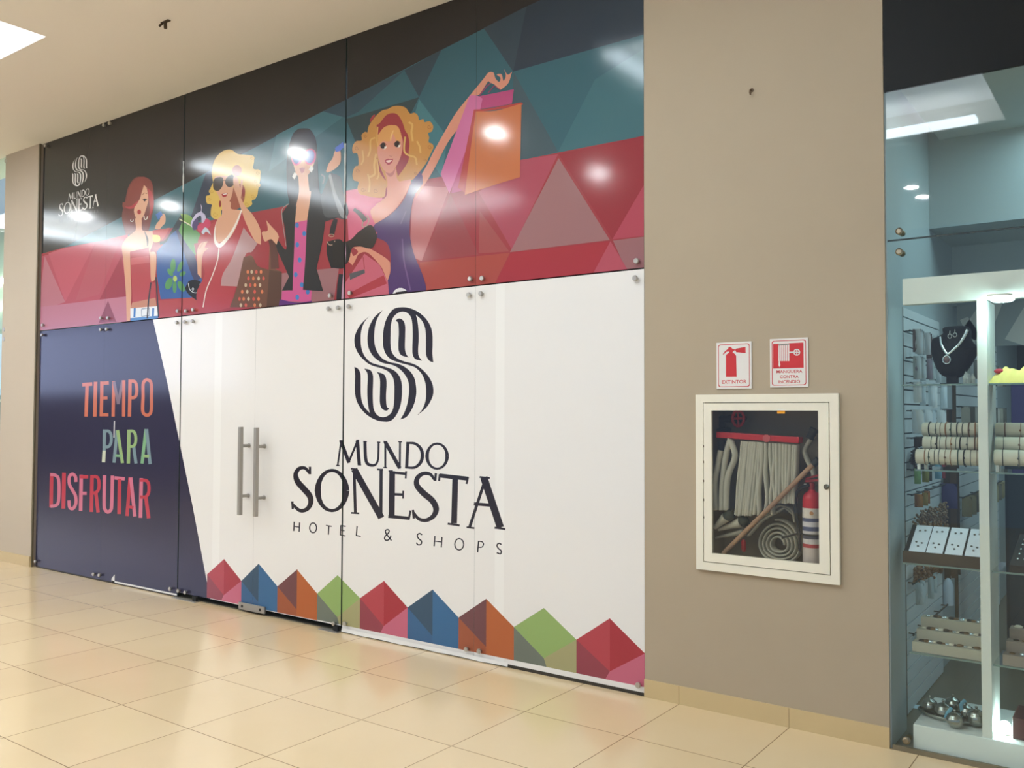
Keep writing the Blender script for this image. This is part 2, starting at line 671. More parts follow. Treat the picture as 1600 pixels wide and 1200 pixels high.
shape(g, (172, 90, 100), 'px', '150,378 190,370 155,460 118,470', False)
shape(g, (152, 70, 82), 'px', '190,400 200,464 155,469', False)
shape(g, (178, 116, 132), 'px', '60,480 199,463 200,510 60,525', False)
shape(g, (140, 80, 96), 'px', '169,470 182,503 154,505', False)
shape(g, (168, 74, 74), 'px', '246,470 330,462 330,500 246,505', False)
shape(g, (200, 104, 128), 'px', '541,298 590,290 605,330 590,372 545,378', False)
shape(g, (150, 108, 110), 'px', '432,428 530,418 520,480 432,490', False)

# ---- first woman: red hair, blue bag with a flower
g = 'woman_red'
SK, SK2 = (206, 156, 128), (186, 130, 108)
shape(g, (64, 96, 150), 'w1', '360,640! 420,570 520,440! 560,420 600,560 670,760! 715,890! 690,930 620,985! 390,996! 360,800!', True)
shape(g, (70, 74, 104), 'w1', '500,470! 580,420 640,640 690,840! 640,850 560,640!')
shape(g, (52, 62, 72), 'w1', '385,565! 430,545 500,430 540,365! 570,400 540,450 470,510 430,570 385,590!')
shape(g, (112, 150, 76), 'w1', '540,355! 600,365 635,395! 620,440 560,415!')
shape(g, (92, 140, 84), 'w1', '550,420! 620,450 690,510! 685,565 640,580! 655,670! 590,590 525,480!')
stroke(g, (196, 196, 160), 'w1', '530,395 575,420 625,448', 9)
for a, b_, c, d, r in ((483, 745, 20, 52, .05), (538, 750, 17, 44, .45), (462, 795, 16, 32, -.6), (555, 805, 16, 26, 1.0), (452, 880, 26, 46, .35), (495, 905, 15, 46, .02), (545, 900, 22, 44, -.5)):
    oval(g, (88, 142, 92), 'w1', a, b_, c, d, r)
oval(g, (170, 190, 100), 'w1', 498, 842, 15, 22)
shape(g, (44, 46, 52), 'w1', '600,860! 640,850 690,862! 688,950 660,1005! 600,960 572,915!')
stroke(g, (200, 205, 205), 'w1', '597,875 610,925 645,948 675,935 686,880', 5, True)
ring(g, (190, 195, 200), 'w1', 632, 920, 7, 9, 3)
# hair behind
shape(g, (112, 60, 58), 'w1', '265,78! 200,85 150,150 125,250 100,370 112,450 128,510! 190,515 300,485! 320,400 340,280 325,120')
shape(g, SK, 'w1', '180,500! 205,470 200,390 245,390 250,470 275,485 330,485! 335,560 310,640! 355,660 350,830 330,865! 312,840 310,690 300,610! 160,640! 165,820 170,960 160,1160! 135,1160! 130,960 112,720 100,600 130,540!')
shape(g, SK, 'w1', '195,300! 215,230 262,140 285,160 297,250 280,320 262,370 232,405 205,385 190,340')
shape(g, (128, 66, 62), 'w1', '265,140! 250,190 225,260 170,310 110,310 105,270! 130,260 150,170 200,95 270,80 320,120 335,220 330,300! 312,320 300,260 290,170')
shape(g, (164, 64, 70), 'w1', '290,160! 325,200 338,290 300,400! 310,330 302,240')
shape(g, (166, 66, 72), 'w1', '120,300! 165,300 225,255 190,310 150,318')
oval(g, (160, 52, 56), 'w1', 229, 342, 15, 17)
stroke(g, (110, 60, 54), 'w1', '222,344 238,340', 4)
stroke(g, (60, 44, 42), 'w1', '255,252 270,246 288,250', [4, 9, 4], True)
oval(g, (50, 42, 44), 'w1', 270, 254, 8, 9)
stroke(g, (120, 76, 58), 'w1', '252,215 268,200 288,205', 4, True)
stroke(g, (222, 214, 200), 'w1', '168,395 165,410 180,412 185,400', 5, True)
stroke(g, (222, 214, 200), 'w1', '265,370 270,396 285,395 292,375', 6, True)
# top, belt, jeans
shape(g, (172, 78, 84), 'w1', '160,640! 230,630 300,625! 312,740 320,860 355,870! 352,985! 180,1020! 172,850')
shape(g, (186, 96, 100), 'w1', '165,690 300,670 312,720 168,740', False)
stroke(g, (60, 52, 54), 'w1', '270,488 290,545 292,600', [6, 14, 8], True)
shape(g, SK2, 'w1', '176,1022! 352,985! 360,1050! 165,1065!')
shape(g, (224, 226, 228), 'w1', '163,1065! 368,1048! 370,1120 163,1138!', False)
for x in (196, 335):
    stroke(g, (70, 120, 180), 'w1', '%d,1062 %d,1132' % (x, x - 3), 15)
stroke(g, (110, 130, 150), 'w1', '248,1070 248,1125 305,1120 305,1062 248,1070', 6)
shape(g, (84, 132, 184), 'w1', '163,1138! 372,1120! 372,1150! 163,1180!', False)
stroke(g, (66, 66, 74), 'w1', '318,870 300,1000 290,1140', 11)
stroke(g, (66, 66, 74), 'w1', '355,830 365,980 375,1130', 11)
# raised hand with a blue card, red sleeve
shape(g, SK, 'w1', '345,470! 360,430 385,400 390,365 410,355 425,370 425,420 400,450 380,470')
shape(g, (70, 108, 168), 'w1', '352,360 392,335 405,365 372,402', False)
shape(g, (178, 78, 76), 'w1', '330,480! 400,470 460,460! 420,530 385,560 335,520!')
shape(g, (206, 190, 110), 'w1', '330,512! 380,520 385,560 345,570 330,550!')

# ---- second woman: blonde curls, dark glasses, red dress
g = 'woman_blonde'
GOLD, GOLD2 = (206, 172, 92), (186, 150, 76)
shape(g, (168, 70, 76), 'w2', '90,720! 130,640 215,580! 240,620 330,560 410,500! 470,640 520,720! 440,800 400,900 330,1200! 100,1260! 80,1100 140,960 105,860')
shape(g, GOLD, 'w2', '200,300! 190,220 215,130 270,75 330,65 375,95 430,100 490,110 495,150 490,200 535,215 540,270 525,350 515,400 480,430 480,460 440,480 400,440 350,420 330,500 260,500 262,560 215,565 185,540 185,490 190,460 155,450 150,400 175,390 180,345')
for cx, cy, r in ((478, 125, 20), (520, 230, 24), (520, 320, 20), (485, 400, 26), (440, 455, 26), (172, 420, 22), (215, 530, 32), (190, 365, 20), (505, 290, 22)):
    oval(g, GOLD, 'w2', cx, cy, r, r)
    curl(g, GOLD2, 'w2', cx, cy, r * .6, 1.1, 4)
shape(g, (150, 88, 72), 'w2', '350,330! 400,310 430,350 420,440 380,490 322,500 320,420')
shape(g, SK, 'w2', '205,330! 210,265 250,255 330,260 345,330 330,410 300,450 270,455 240,400')
shape(g, SK, 'w2', '262,440! 325,440 330,490 400,500! 380,590 320,700 240,735! 220,640 230,570 262,540')
# glasses
shape(g, (74, 66, 62), 'w2', '200,300 215,270 255,262 272,275 270,320 240,360 205,350')
shape(g, (80, 68, 62), 'w2', '288,285 310,255 340,245 350,270 345,320 315,335 292,315')
stroke(g, (70, 62, 58), 'w2', '268,285 292,285', 5)
shape(g, (156, 52, 58), 'w2', '260,385! 285,375 305,378! 295,400 272,405')
stroke(g, (226, 220, 212), 'w2', '270,386 298,382', 6)
# arm lifted to the glasses
shape(g, SK, 'w2', '400,410! 430,470 490,540 540,640 545,750! 500,720 440,600 410,520 375,410! 350,340 345,270 360,250 380,280 395,340 400,290 412,285 410,350')
oval(g, (176, 120, 100), 'w2', 372, 215, 34, 40)
oval(g, (140, 60, 60), 'w2', 250, 455, 9, 24)
oval(g, (140, 60, 60), 'w2', 418, 370, 12, 34)
# neckline
stroke(g, (226, 216, 204), 'w2', '405,500 370,590 320,680 270,740 240,755 215,720 212,650 225,585', [10, 14, 18, 26, 28, 18, 10, 6], True)
shape(g, SK, 'w2', '395,505! 355,590 300,690 240,735 222,690 222,590 260,540 330,510')
stroke(g, (222, 212, 200), 'w2', '243,765 232,860 195,970 150,1080 127,1200', 7, True)
# shawl, left hand
shape(g, (172, 136, 136), 'w2', '420,625! 470,690 520,740! 480,800 430,830 380,1050! 255,1045! 270,960 330,860 385,720')
shape(g, SK, 'w2', '88,960! 85,800 110,740 160,725! 140,770 165,775 130,810 118,880 115,990!')
stroke(g, SK2, 'w2', '100,780 130,730', 10)
# spotted dark bag
shape(g, (112, 80, 68), 'w2', '420,840! 480,830 520,900 600,930! 610,700! 655,760! 640,920! 695,945! 690,1200! 320,1200! 370,1060')
shape(g, (92, 70, 62), 'w2', '605,930! 695,945! 690,1200! 585,1200!', False)
for r, (y, xs_) in enumerate(((945, (450, 478, 512, 545)), (992, (455, 490, 528, 563)), (1040, (435, 468, 502, 538)), (1088, (410, 446, 500, 553)), (1140, (390, 420, 455, 492, 528)), (1185, (400, 436, 500, 540)))):
    for i, x in enumerate(xs_):
        oval(g, ((206, 120, 84), (196, 92, 80), (190, 168, 140))[(r + i * 2) % 3], 'w2', x, y, 9, 14)

# ---- bird-like violet flower beside the second woman
g = 'woman_blonde'
shape(g, (180, 172, 196), 'w2', '110,455! 120,480 118,510 145,540 148,600 120,605 110,540 60,580 48,630! 40,590 75,530 112,505')
shape(g, (84, 74, 110), 'w2', '50,600 85,560 95,620 60,645')
shape(g, (190, 70, 100), 'w2', '90,610 130,590 150,560 180,580 175,620 130,650 95,650')
shape(g, (184, 190, 200), 'w2', '115,660! 140,625 165,640 185,680! 150,655 130,675')

# ---- third woman: dark bob, pink glasses, black jacket
g = 'woman_dark'
shape(g, (54, 52, 56), 'w3', '300,42! 340,50 375,110 385,200 390,320 400,440 430,470 430,600! 200,560! 210,510 195,420 195,220 225,95 260,50')
shape(g, SK, 'w3', '235,200! 370,190! 365,260 330,330 290,355 255,330 235,260')
shape(g, SK, 'w3', '265,340! 325,330! 335,430 345,450 320,620! 245,630! 250,540 270,440')
shape(g, (54, 52, 56), 'w3', '230,200! 260,60 330,50 375,110 378,190! 300,170')
shape(g, (198, 96, 130), 'w3', '222,215 235,185 270,185 292,200 320,175 355,172 375,195 372,245 345,270 315,262 298,225 282,255 255,275 230,262')
shape(g, (74, 82, 150), 'w3', '232,215 245,192 270,193 285,212 275,245 255,265 236,250')
shape(g, (100, 112, 176), 'w3', '305,205 325,183 352,180 366,200 362,240 340,260 316,248')
shape(g, (150, 60, 66), 'w3', '272,292! 290,287 308,290! 300,315 285,322')
shape(g, (222, 218, 210), 'w3', '243,315 258,330 242,362 227,345', False)
shape(g, (222, 218, 210), 'w3', '345,275 362,292 348,320 331,300', False)
# top with dots
shape(g, (194, 92, 138), 'w3', '243,632! 325,615! 330,760 320,950 350,1060! 345,1130! 160,1120! 165,1060! 228,1050! 240,800')
shape(g, (100, 64, 120), 'w3', '150,1110! 260,1132 350,1120! 350,1180! 140,1180!')
for x, y in ((258, 648), (303, 700), (260, 770), (275, 865), (250, 957), (288, 1020), (260, 1098), (325, 1065)):
    oval(g, (74, 122, 178), 'w3', x, y, 12, 16)
# jacket
shape(g, (56, 56, 58), 'w3', '205,515! 255,530! 245,640 240,780 230,1055! 165,1055! 208,970! 150,840 110,760! 135,735! 190,800 180,660 160,580!')
shape(g, (56, 56, 58), 'w3', '345,480! 430,470! 520,600! 435,625! 415,760 380,920! 422,1060! 295,1052! 310,860 320,640')
stroke(g, (150, 140, 138), 'w3', '205,515 168,545 165,600 190,780', [6, 5, 5, 3], True)
# bent right arm and hand
shape(g, (80, 80, 82), 'w3', '405,470! 470,320! 530,350 545,440 580,560 560,615! 500,600 430,590')
shape(g, (140, 140, 140), 'w3', '455,340! 470,330 500,440 545,540 575,610! 530,590 490,480')
stroke(g, (110, 116, 122), 'w3', '410,330 430,350 420,390', 10, True)
shape(g, SK, 'w3', '440,310! 455,265 480,230 495,185 520,165 532,200 528,260 490,300 450,318')
shape(g, (80, 108, 190), 'w3', '495,165 545,128 552,160 525,185 500,190', False)
# left hand
shape(g, SK, 'w3', '130,770! 95,735 60,750 45,725 40,690 75,680 65,615! 85,640 130,690 145,720!')
stroke(g, (96, 66, 62), 'w3', '90,740 112,800 120,920', [24, 44, 50], True)
# black bag with ring handle
shape(g, (48, 48, 50), 'w3', '445,750! 540,745 560,905 470,915! 445,830')
stroke(g, (56, 52, 54), 'w3', '500,610 485,660 475,710', [26, 34, 30], True)
stroke(g, (180, 150, 130), 'w3', '445,750 460,770 485,768 495,745', 5, True)
ring(g, (170, 140, 120), 'w3', 473, 712, 16, 8, 4)

# ---- fourth woman: long curls, violet dress, arm with bags raised
g = 'woman_violet'
CUR, CUR2, CUR3 = (190, 136, 76), (158, 106, 62), (208, 164, 96)
SB = (206, 140, 118)
shape(g, CUR, 'w4a', '540,145! 600,115 680,112 740,135 785,195 830,185 870,215 885,265 930,255 945,290 1000,280 1038,330 1025,390 985,410 995,460 990,510 1040,560 1020,620 985,690 950,760 870,860 800,930 650,960 530,1000 500,1110 400,1120 300,1100 230,1080 205,1020 215,950 165,930 150,860 180,780 215,760 205,640 155,630 150,560 190,500 250,490 250,430 290,395 315,400 330,330 400,230 470,165')
for cx, cy, r in ((995, 342, 42), (1000, 562, 44), (950, 705, 30), (845, 850, 34), (195, 575, 44), (205, 820, 44), (265, 1035, 48), (405, 1045, 46), (290, 440, 36)):
    oval(g, CUR, 'w4a', cx, cy, r, r)
    curl(g, CUR2, 'w4a', cx, cy, r * .55, 1.2, 6)
shape(g, (156, 66, 72), 'w4a', '345,260 375,215 400,215 350,290')
shape(g, (152, 62, 66), 'w4a', '415,320! 450,300 520,215 590,190 650,210 700,290 730,380 760,430 778,520 770,620 770,700 730,780 650,890! 630,760 690,640 700,500 660,380 590,320 500,350 430,430!')
shape(g, (146, 60, 62), 'w4a', '420,680 470,820 520,930 480,890 430,790')
shape(g, SB, 'w4a', '435,440! 500,350 590,322 650,350 690,440 705,520 690,640 640,760 580,830 540,840 490,810 440,700 425,600')
shape(g, (208, 150, 92), 'w4a', '432,430! 500,345 590,322 655,345 690,460 640,510 600,420 560,500 480,500 430,560!')
stroke(g, (222, 176, 120), 'w4a', '600,380 575,450 570,500', [10, 16, 6], True)
# eyes and mouth
for cx, cy in ((487, 553), (641, 535)):
    oval(g, (232, 220, 206), 'w4a', cx + 8, cy + 12, 30, 22)
    oval(g, (56, 46, 44), 'w4a', cx, cy, 30, 31)
    oval(g, (232, 220, 206), 'w4a', cx + 22, cy + 15, 9, 9)
    stroke(g, (70, 50, 46), 'w4a', '%d,%d %d,%d %d,%d' % (cx - 38, cy - 2, cx, cy - 34, cx + 38, cy - 16), [4, 12, 5], True)
stroke(g, (176, 112, 96), 'w4a', '555,655 575,670 590,655', 6, True)
shape(g, (162, 62, 68), 'w4a', '502,712! 540,692 560,700 600,690! 585,735 548,760 518,740')
shape(g, (226, 190, 176), 'w4a', '520,715 585,708 560,732 535,732')
# strands
for t, w in (('770,290 810,320 800,400 815,500', 22), ('860,500 890,560 900,630', 20), ('730,450 720,600 760,650 840,680 860,760', 20), ('430,340 420,480 430,560', 12), ('400,460 350,490 345,600 320,670', 18), ('410,640 390,760 395,860 330,900', 22), ('420,700 440,860 420,920', 16), ('260,600 270,700 245,760', 16), ('320,860 340,960 330,1060', 18)):
    stroke(g, CUR3, 'w4a', t, w, True)
# neck, shoulders and breast
shape(g, SB, 'w4b', '510,160! 515,40! 640,20! 740,0! 725,60 640,220 540,330 400,420! 360,330 365,280 440,220')
shape(g, SB, 'w4a', '510,840! 630,800! 650,930 760,960! 720,1090 640,1200! 400,1200! 520,1110 535,950')
shape(g, (174, 106, 92), 'w4a', '510,840! 570,850 625,800! 600,870 560,890')
# arm raised with the bags
shape(g, SB, 'w4c', '0,1150! 70,1040 150,910 270,680 400,520! 470,330 520,300 590,195! 640,200 690,265! 650,205 640,150 620,118 585,130 560,165 450,300 330,450 240,600 150,760 90,880 20,1000!')
shape(g, SB, 'w4c', '690,265! 640,220 600,200 590,160 630,120 650,170 680,200 690,165 660,140 700,138 715,190 735,150 720,95! 750,140 785,118! 760,200 730,235')
# violet dress
VIO = (84, 62, 104)
shape(g, VIO, 'w4b', '725,60! 760,0 800,-40 830,-20 850,30! 830,70 780,130 745,250 725,420 730,560 770,720 830,860 870,980 880,1060! 520,1085! 515,950 545,860 540,680 500,590 410,545 420,500 360,480! 400,420! 540,335 650,220 700,130')
shape(g, VIO, 'w4a', '895,828! 920,880 920,970 880,1030 850,1070! 700,1200! 760,1080 810,950')
stroke(g, (110, 84, 128), 'w4b', '655,560 670,760 700,900 730,1040', 14, True)
stroke(g, (106, 80, 122), 'w4b', '690,300 640,420', 10)
# low arm and hand
shape(g, SB, 'w4b', '330,640! 420,690 500,740 540,780! 540,870 515,960! 480,870 440,800 330,690 250,700 215,760 188,808! 140,760 130,720 160,740 170,690 165,650! 180,690 200,720 240,680 195,640! 260,632')
shape(g, (60, 54, 52), 'w4b', '120,590! 180,560 250,490 360,430 415,520 405,590 360,650 260,632 190,640 165,700 130,720!')
shape(g, (50, 48, 48), 'w4b', '0,590! 120,585! 160,640 160,740 120,800 0,825!')
stroke(g, (160, 150, 132), 'w4b', '285,400 280,440 310,445 335,410 340,370 320,340', 9, True)
stroke(g, (96, 92, 86), 'w4b', '200,280 260,330 310,390', [30, 40, 50], True)
# striped shopping bags by the seam
shape(g, (188, 98, 112), 'w4b', '120,970! 300,700! 440,800! 520,960! 530,1090! 90,1150!', False)
shape(g, (166, 66, 72), 'w4b', '135,1080! 480,900! 510,980! 160,1120!', False)
shape(g, (90, 88, 92), 'w4b', '160,885! 300,845! 305,880! 165,945!', False)
stroke(g, (150, 66, 72), 'w4b', '200,800 250,720 285,730 300,840', 7, True)
stroke(g, (190, 150, 170), 'w4b', '115,590 118,700 112,820 105,960 100,1140', [14, 18, 12, 20, 34])
stroke(g, (54, 54, 58), 'w4b', '80,890 65,1000 60,1140', [40, 44, 48])
# raised bags
shape(g, (176, 78, 118), 'w4c', '510,318! 800,260! 785,375! 690,395 530,420! 400,1000! 370,1090! 290,1105! 330,900')
shape(g, (196, 110, 150), 'w4c', '440,310! 500,312 545,335! 500,520 400,780 275,1110! 203,950!')
stroke(g, (150, 70, 100), 'w4c', '520,310 575,240 610,210', 8)
stroke(g, (150, 70, 100), 'w4c', '590,290 640,230 690,262', 8)
shape(g, (172, 70, 68), 'w4c', '475,425! 600,415 862,365! 860,390 660,425 490,445! 410,1110! 345,1060!')
shape(g, (190, 112, 74), 'w4c', '490,440! 660,432 862,375! 850,975! 640,1040 400,1120! 440,800')
# round white tag peeping over the lower film
g = 'round_tag'
oval(g, (226, 222, 222), 'w4b', 638, 1095, 76, 76)
shape(g, (58, 54, 56), 'w4b', '592,1060 700,1045 710,1085 590,1095', False)

# ---- emblem of six interlaced strokes
INK = (50, 46, 54)
E_HALF = ['203,185! 130,255 88,330 75,390 85,455 120,520 180,580 235,610 300,628 360,655 400,700 415,760 416,850 412,940 395,1000 360,1035 320,1047 280,1035 250,1000 237,950 233,850 236,730 232,680 210,645 160,632! 185,670 190,720 186,800 187,880 195,960 207,1010! 165,965 140,910 131,850 130,780 130,700 125,665 105,632 75,618! 82,690 80,760 82,850 100,920 140,985 200,1040 270,1075 330,1085 375,1082 410,1060 445,1010 468,950 480,880 482,810 478,750 455,690 410,645 340,618 270,598 210,575 160,520 135,450 130,380 135,310 160,240',
          '317,135! 250,190 205,270 190,340 188,400 198,460 230,520 280,565 330,588 400,602 460,635 510,690 537,750 542,810 538,870 525,940 500,1010 467,1067! 520,1045 560,990 590,920 603,850 602,790 590,720 555,660 500,615 440,590 380,578 320,550 280,505 255,450 245,390 246,330 257,250 280,190',
          '265,660! 285,690 295,740 293,850 293,920 305,965 330,988 355,990 373,973! 355,960 348,930 346,860 350,780 347,720 325,680']
E_C = wxz(400, 600, 'em')
EMBLEM = []
for k, t in enumerate(E_HALF):
    P = rounded(parse(t, 'em'), 6)
    EMBLEM.append(P)
    if k != 1:
        EMBLEM.append([(2 * E_C[0] - p[0], 2 * E_C[1] - p[1]) for p in P])
for P in EMBLEM:
    add_outline('emblem', INK, P)

# ---- lettering under the emblem: (points, widths, smooth) in crop pixels
LET = [
    # MUNDO
    ('255,748 269,650', 6, 0), ('268,648 301,738', 12, 0), ('299,738 336,648', 7, 0), ('335,648 343,745', 12, 0), ('248,749 263,749', 4, 0), ('336,746 351,747', 4, 0), ('262,648 272,648', 4, 0), ('330,646 343,646', 4, 0),
    ('366,652 368,710 374,738 390,748 408,746 418,730 421,700 422,655', (11, 11, 11, 10, 8, 7, 7, 7), 1), ('359,651 374,652', 4, 0), ('415,654 429,655', 4, 0),
    ('449,652 449,756', 7, 0), ('448,652 508,760', 13, 0), ('509,653 508,762', 7, 0), ('441,757 457,758', 4, 0), ('501,652 517,653', 4, 0), ('441,651 452,652', 4, 0),
    ('541,653 536,758', 11, 0), ('538,657 570,660 593,680 600,708 592,738 568,757 533,757', (7, 9, 11, 12, 11, 9, 7), 1), ('529,758 540,758', 4, 0),
    'SECOND',
    ('142,782 122,760 98,762 84,785 92,815 118,845 142,875 144,905 128,928 100,932 72,908', (9, 11, 13, 16, 20, 21, 20, 17, 14, 12, 9), 1), ('142,754 142,785', 8, 0), ('70,895 72,926', 8, 0),
    ('322,765 327,940', 10, 0), ('322,764 433,962', 22, 0), ('432,766 431,962', 11, 0), ('308,762 328,764', 6, 0), ('415,765 440,766', 6, 0), ('310,942 343,944', 6, 0),
    ('477,772 475,955', 20, 0), ('462,772 480,772', 6, 0), ('470,777 536,783', 9, 0), ('534,772 532,802', 6, 0), ('478,866 523,868', 9, 0), ('522,852 521,884', 6, 0), ('461,956 548,964', 11, 0), ('552,932 545,968', 7, 0),
    ('650,808 632,785 604,782 580,800 578,830 605,862 640,892 656,925 645,955 615,972 585,966 563,940', (8, 11, 13, 16, 19, 21, 21, 20, 16, 13, 11, 9), 1), ('655,780 652,812', 8, 0), ('562,930 565,965', 8, 0),
    ('670,790 787,803', 14, 0), ('671,784 668,812', 7, 0), ('786,796 780,824', 7, 0), ('734,800 729,985', 20, 0), ('703,986 752,993', 7, 0),
    ('858,800 792,1002', 10, 0), ('850,797 918,1002', 25, 0), ('833,796 875,800', 6, 0), ('810,905 890,912', 11, 0), ('780,1000 812,1004', 6, 0), ('894,1002 938,1008', 7, 0),
    'THIRD',
    ('78,978 76,1016', 5, 0), ('100,981 98,1019', 5, 0), ('78,997 99,1000', 4, 0),
    ('207,993 231,997', 4, 0), ('219,995 217,1031', 5, 0),
    ('268,992 266,1034', 5, 0), ('267,993 288,997', 4, 0), ('267,1012 283,1015', 4, 0), ('266,1032 287,1036', 4, 0),
    ('334,996 331,1036', 5, 0), ('330,1034 349,1038', 4, 0),
    ('474,1055 450,1022 454,1011 463,1012 463,1022 448,1038 447,1050 457,1054 468,1046 472,1034', 5, 1),
    ('599,1031 588,1026 579,1034 584,1046 596,1057 594,1070 582,1072 575,1063', 5, 1),
    ('651,1036 648,1078', 5, 0), ('680,1040 677,1083', 5, 0), ('649,1057 679,1061', 4, 0),
    ('829,1056 825,1103', 5, 0), ('828,1058 843,1060 849,1069 843,1081 827,1082', 4, 1),
    ('922,1071 912,1066 904,1074 909,1086 921,1097 918,1109 903,1104', 5, 1)]
RINGS = [(660, 711, 41, 51, (15, 9)), (232, 851, 58, 82, (26, 13)), (155, 1003, 14, 20, 5), (750, 1070, 18, 23, 5)]
LINES = ['lettering_first_line', 'lettering_main_line', 'lettering_tag_line']
line = LINES[0]
for e in LET:
    if isinstance(e, str):
        line = LINES[1 if e == 'SECOND' else 2]
        continue
    kw = 1.2 if line != LINES[2] else 1.08
    stroke(line, INK, 'tx', e[0], [w * kw for w in e[1]] if hasattr(e[1], '__len__') else e[1] * kw, bool(e[2]))
for a, li in zip(RINGS, (0, 1, 2, 2)):
    ring(LINES[li], INK, 'tx', *a)
# small white copy of emblem and lettering on the black corner
BIG_T, BIG_B = wxz(465, 105, 'em'), wxz(340, 1085, 'em')
SM_T, SM_B = wxz(128, 242.5), wxz(120, 291.5)
SK_ = (SM_T[1] - SM_B[1]) / (BIG_T[1] - BIG_B[1])
SM_C = wxz(124.6, 267)
PALE = (206, 202, 198)


def small(p):
    return (SM_C[0] + (p[0] - E_C[0]) * SK_, SM_C[1] + (p[1] - E_C[1]) * SK_)


for P in EMBLEM:
    add_outline('small_emblem', PALE, [small(p) for p in P])
for line in LINES:
    for col, faces, _l in list(ART[line]):
        LAYER[0] += 1
        ART.setdefault('small_' + line, []).append(((96, 92, 90) if line == LINES[2] else PALE, [[small(p) for p in q] for q in faces], LAYER[0]))

# ---- lower film: white with the dark corner, slogan and the row of pointed houses
g = 'slogan_first'
OR, OR2 = (200, 114, 90), (126, 108, 118)
for t, w, c in (('196,346 241,343', 16, OR), ('218,350 213,488', 15, OR), ('256,333 252,488', 16, OR), ('284,332 281,487', 15, OR), ('278,340 315,338', 15, OR), ('282,406 309,405', 14, OR), ('276,480 313,480', 14, OR),
                ('337,331 334,488', 14, OR), ('338,333 357,432', 13, OR2), ('356,432 377,327', 13, OR2), ('382,326 381,488', 14, OR), ('410,323 407,488', 15, OR)):
    stroke(g, c, 'ti', t, w)
stroke(g, OR, 'ti', '404,331 428,331 438,348 439,385 428,403 406,403', 14, True)
stroke(g, OR, 'ti', '468,400 468,345 477,327 490,325 504,340 505,400 504,462 492,481 476,479 466,460 468,400', 14, True)
g = 'slogan_second'
G1, G2, G3, G4 = (124, 144, 150), (130, 172, 130), (176, 196, 160), (150, 176, 120)
for t, w, c in (('296,546 294,640', 15, G1), ('294,640 291,692', 15, (200, 204, 180)), ('352,549 338,694', 14, G1), ('354,549 376,696', 14, G4), ('344,662 370,664', 12, G2), ('405,547 402,698', 15, G4), ('426,622 436,698', 14, G1),
                ('481,544 463,698', 14, G2), ('483,544 499,700', 15, G1), ('469,664 495,666', 12, G4)):
    stroke(g, c, 'ti', t, w)
stroke(g, G1, 'ti', '292,553 315,554 325,572 325,602 314,622 292,623', 13, True)
stroke(g, G4, 'ti', '402,553 424,554 434,572 434,604 424,620 402,621', 13, True)
g = 'slogan_third'
R1, R2 = (190, 66, 80), (206, 116, 138)
for t, w, c in (('60,740 57,894', 16, R1), ('115,739 112,899', 17, R1), ('192,748 189,909', 16, R2), ('186,757 223,757', 15, R1), ('191,831 216,831', 14, R2), ('240,749 237,914', 16, R1), ('257,828 267,916', 15, R1),
                ('340,762 386,766', 15, R2), ('363,766 361,923', 16, R1), ('410,760 396,932', 15, R1), ('413,760 431,934', 15, R2), ('403,891 425,894', 12, R1), ('460,763 456,940', 16, R2), ('480,848 493,942', 16, R1)):
    stroke(g, c, 'ti', t, w)
stroke(g, R2, 'ti', '54,747 76,750 91,772 91,860 80,884 54,889', 14, True)
stroke(g, R2, 'ti', '168,780 166,757 153,745 139,757 139,790 152,815 166,842 168,875 155,899 140,893 137,862', 14, True)
stroke(g, R1, 'ti', '236,757 260,757 270,775 270,808 258,827 236,829', 14, True)
stroke(g, R2, 'ti', '296,750 294,878 300,906 312,914 324,904 328,878 331,752', 15, True)
stroke(g, R1, 'ti', '454,772 482,774 493,792 493,826 480,846 454,848', 14, True)
stroke('slogan_second', (206, 204, 204), 'ti', '340,508 338,582', 5)
g = 'pointed_houses'
JN = [wxz(*p) for p in ((323.8, 897.3), (377.4, 907.6), (433.7, 916.2), (495.8, 927.4), (562.8, 934.6), (637.1, 949), (716.7, 964.8), (803.1, 979.6), (900.8, 999.4), (1007.9, 1021))]
AP = [wxz(*p) for p in ((350.4, 873.4), (404.4, 880.6), (464.3, 889.6), (527.7, 898.6), (600.2, 907.6), (676.2, 921.1), (760, 935.5), (850, 949.9), (953, 966.1))]
ZB_FIX = wxz(740, 1017.7)[1]
ZB_DOOR = wxz(440, 957)[1]
HC = {'r': ((180, 72, 80), (168, 58, 66), (148, 70, 80), (196, 104, 124)), 'b': ((62, 86, 106), (62, 106, 146), (62, 100, 138), None),
      'o': ((116, 76, 78), (180, 100, 60), (160, 90, 64), None), 'g': ((148, 174, 106), (148, 174, 106), (114, 120, 108), (166, 160, 116))}
for i, kind in enumerate('rbogrbogr'):
    L_, R_, A_ = JN[i], JN[i + 1], AP[i]
    zb = (ZB_DOOR if L_[0] < SEAM_D[4] - .3 else ZB_FIX) - .004
    c1, c2, c3, c4 = HC[kind]
    C_ = (A_[0], A_[1] - (A_[1] - zb) * .86)
    add_outline(g, c2, [A_, R_, (R_[0], zb), (A_[0], zb)])
    add_outline(g, c1 if kind in 'rg' else c3, [L_, A_, (A_[0], zb), (L_[0], zb)])
    if kind in 'bo':
        add_outline(g, c1, [L_, A_, C_])
    else:
        ex = (L_[0] + (A_[0] - L_[0]) * (1.22 if kind == 'g' else .92), zb)
        add_outline(g, c3, [L_, C_, ex, (L_[0], zb)])
    if c4:
        add_outline(g, c4, [R_, (R_[0], zb), (A_[0] - (.03 if kind == 'r' else -.02), zb), C_])
# ------------------------------------------------------------------ the glass panels and doors that carry the films
K_FILM = 1.0
m_glassedge = mat('green_glass_edge', (64, 76, 70), .25)


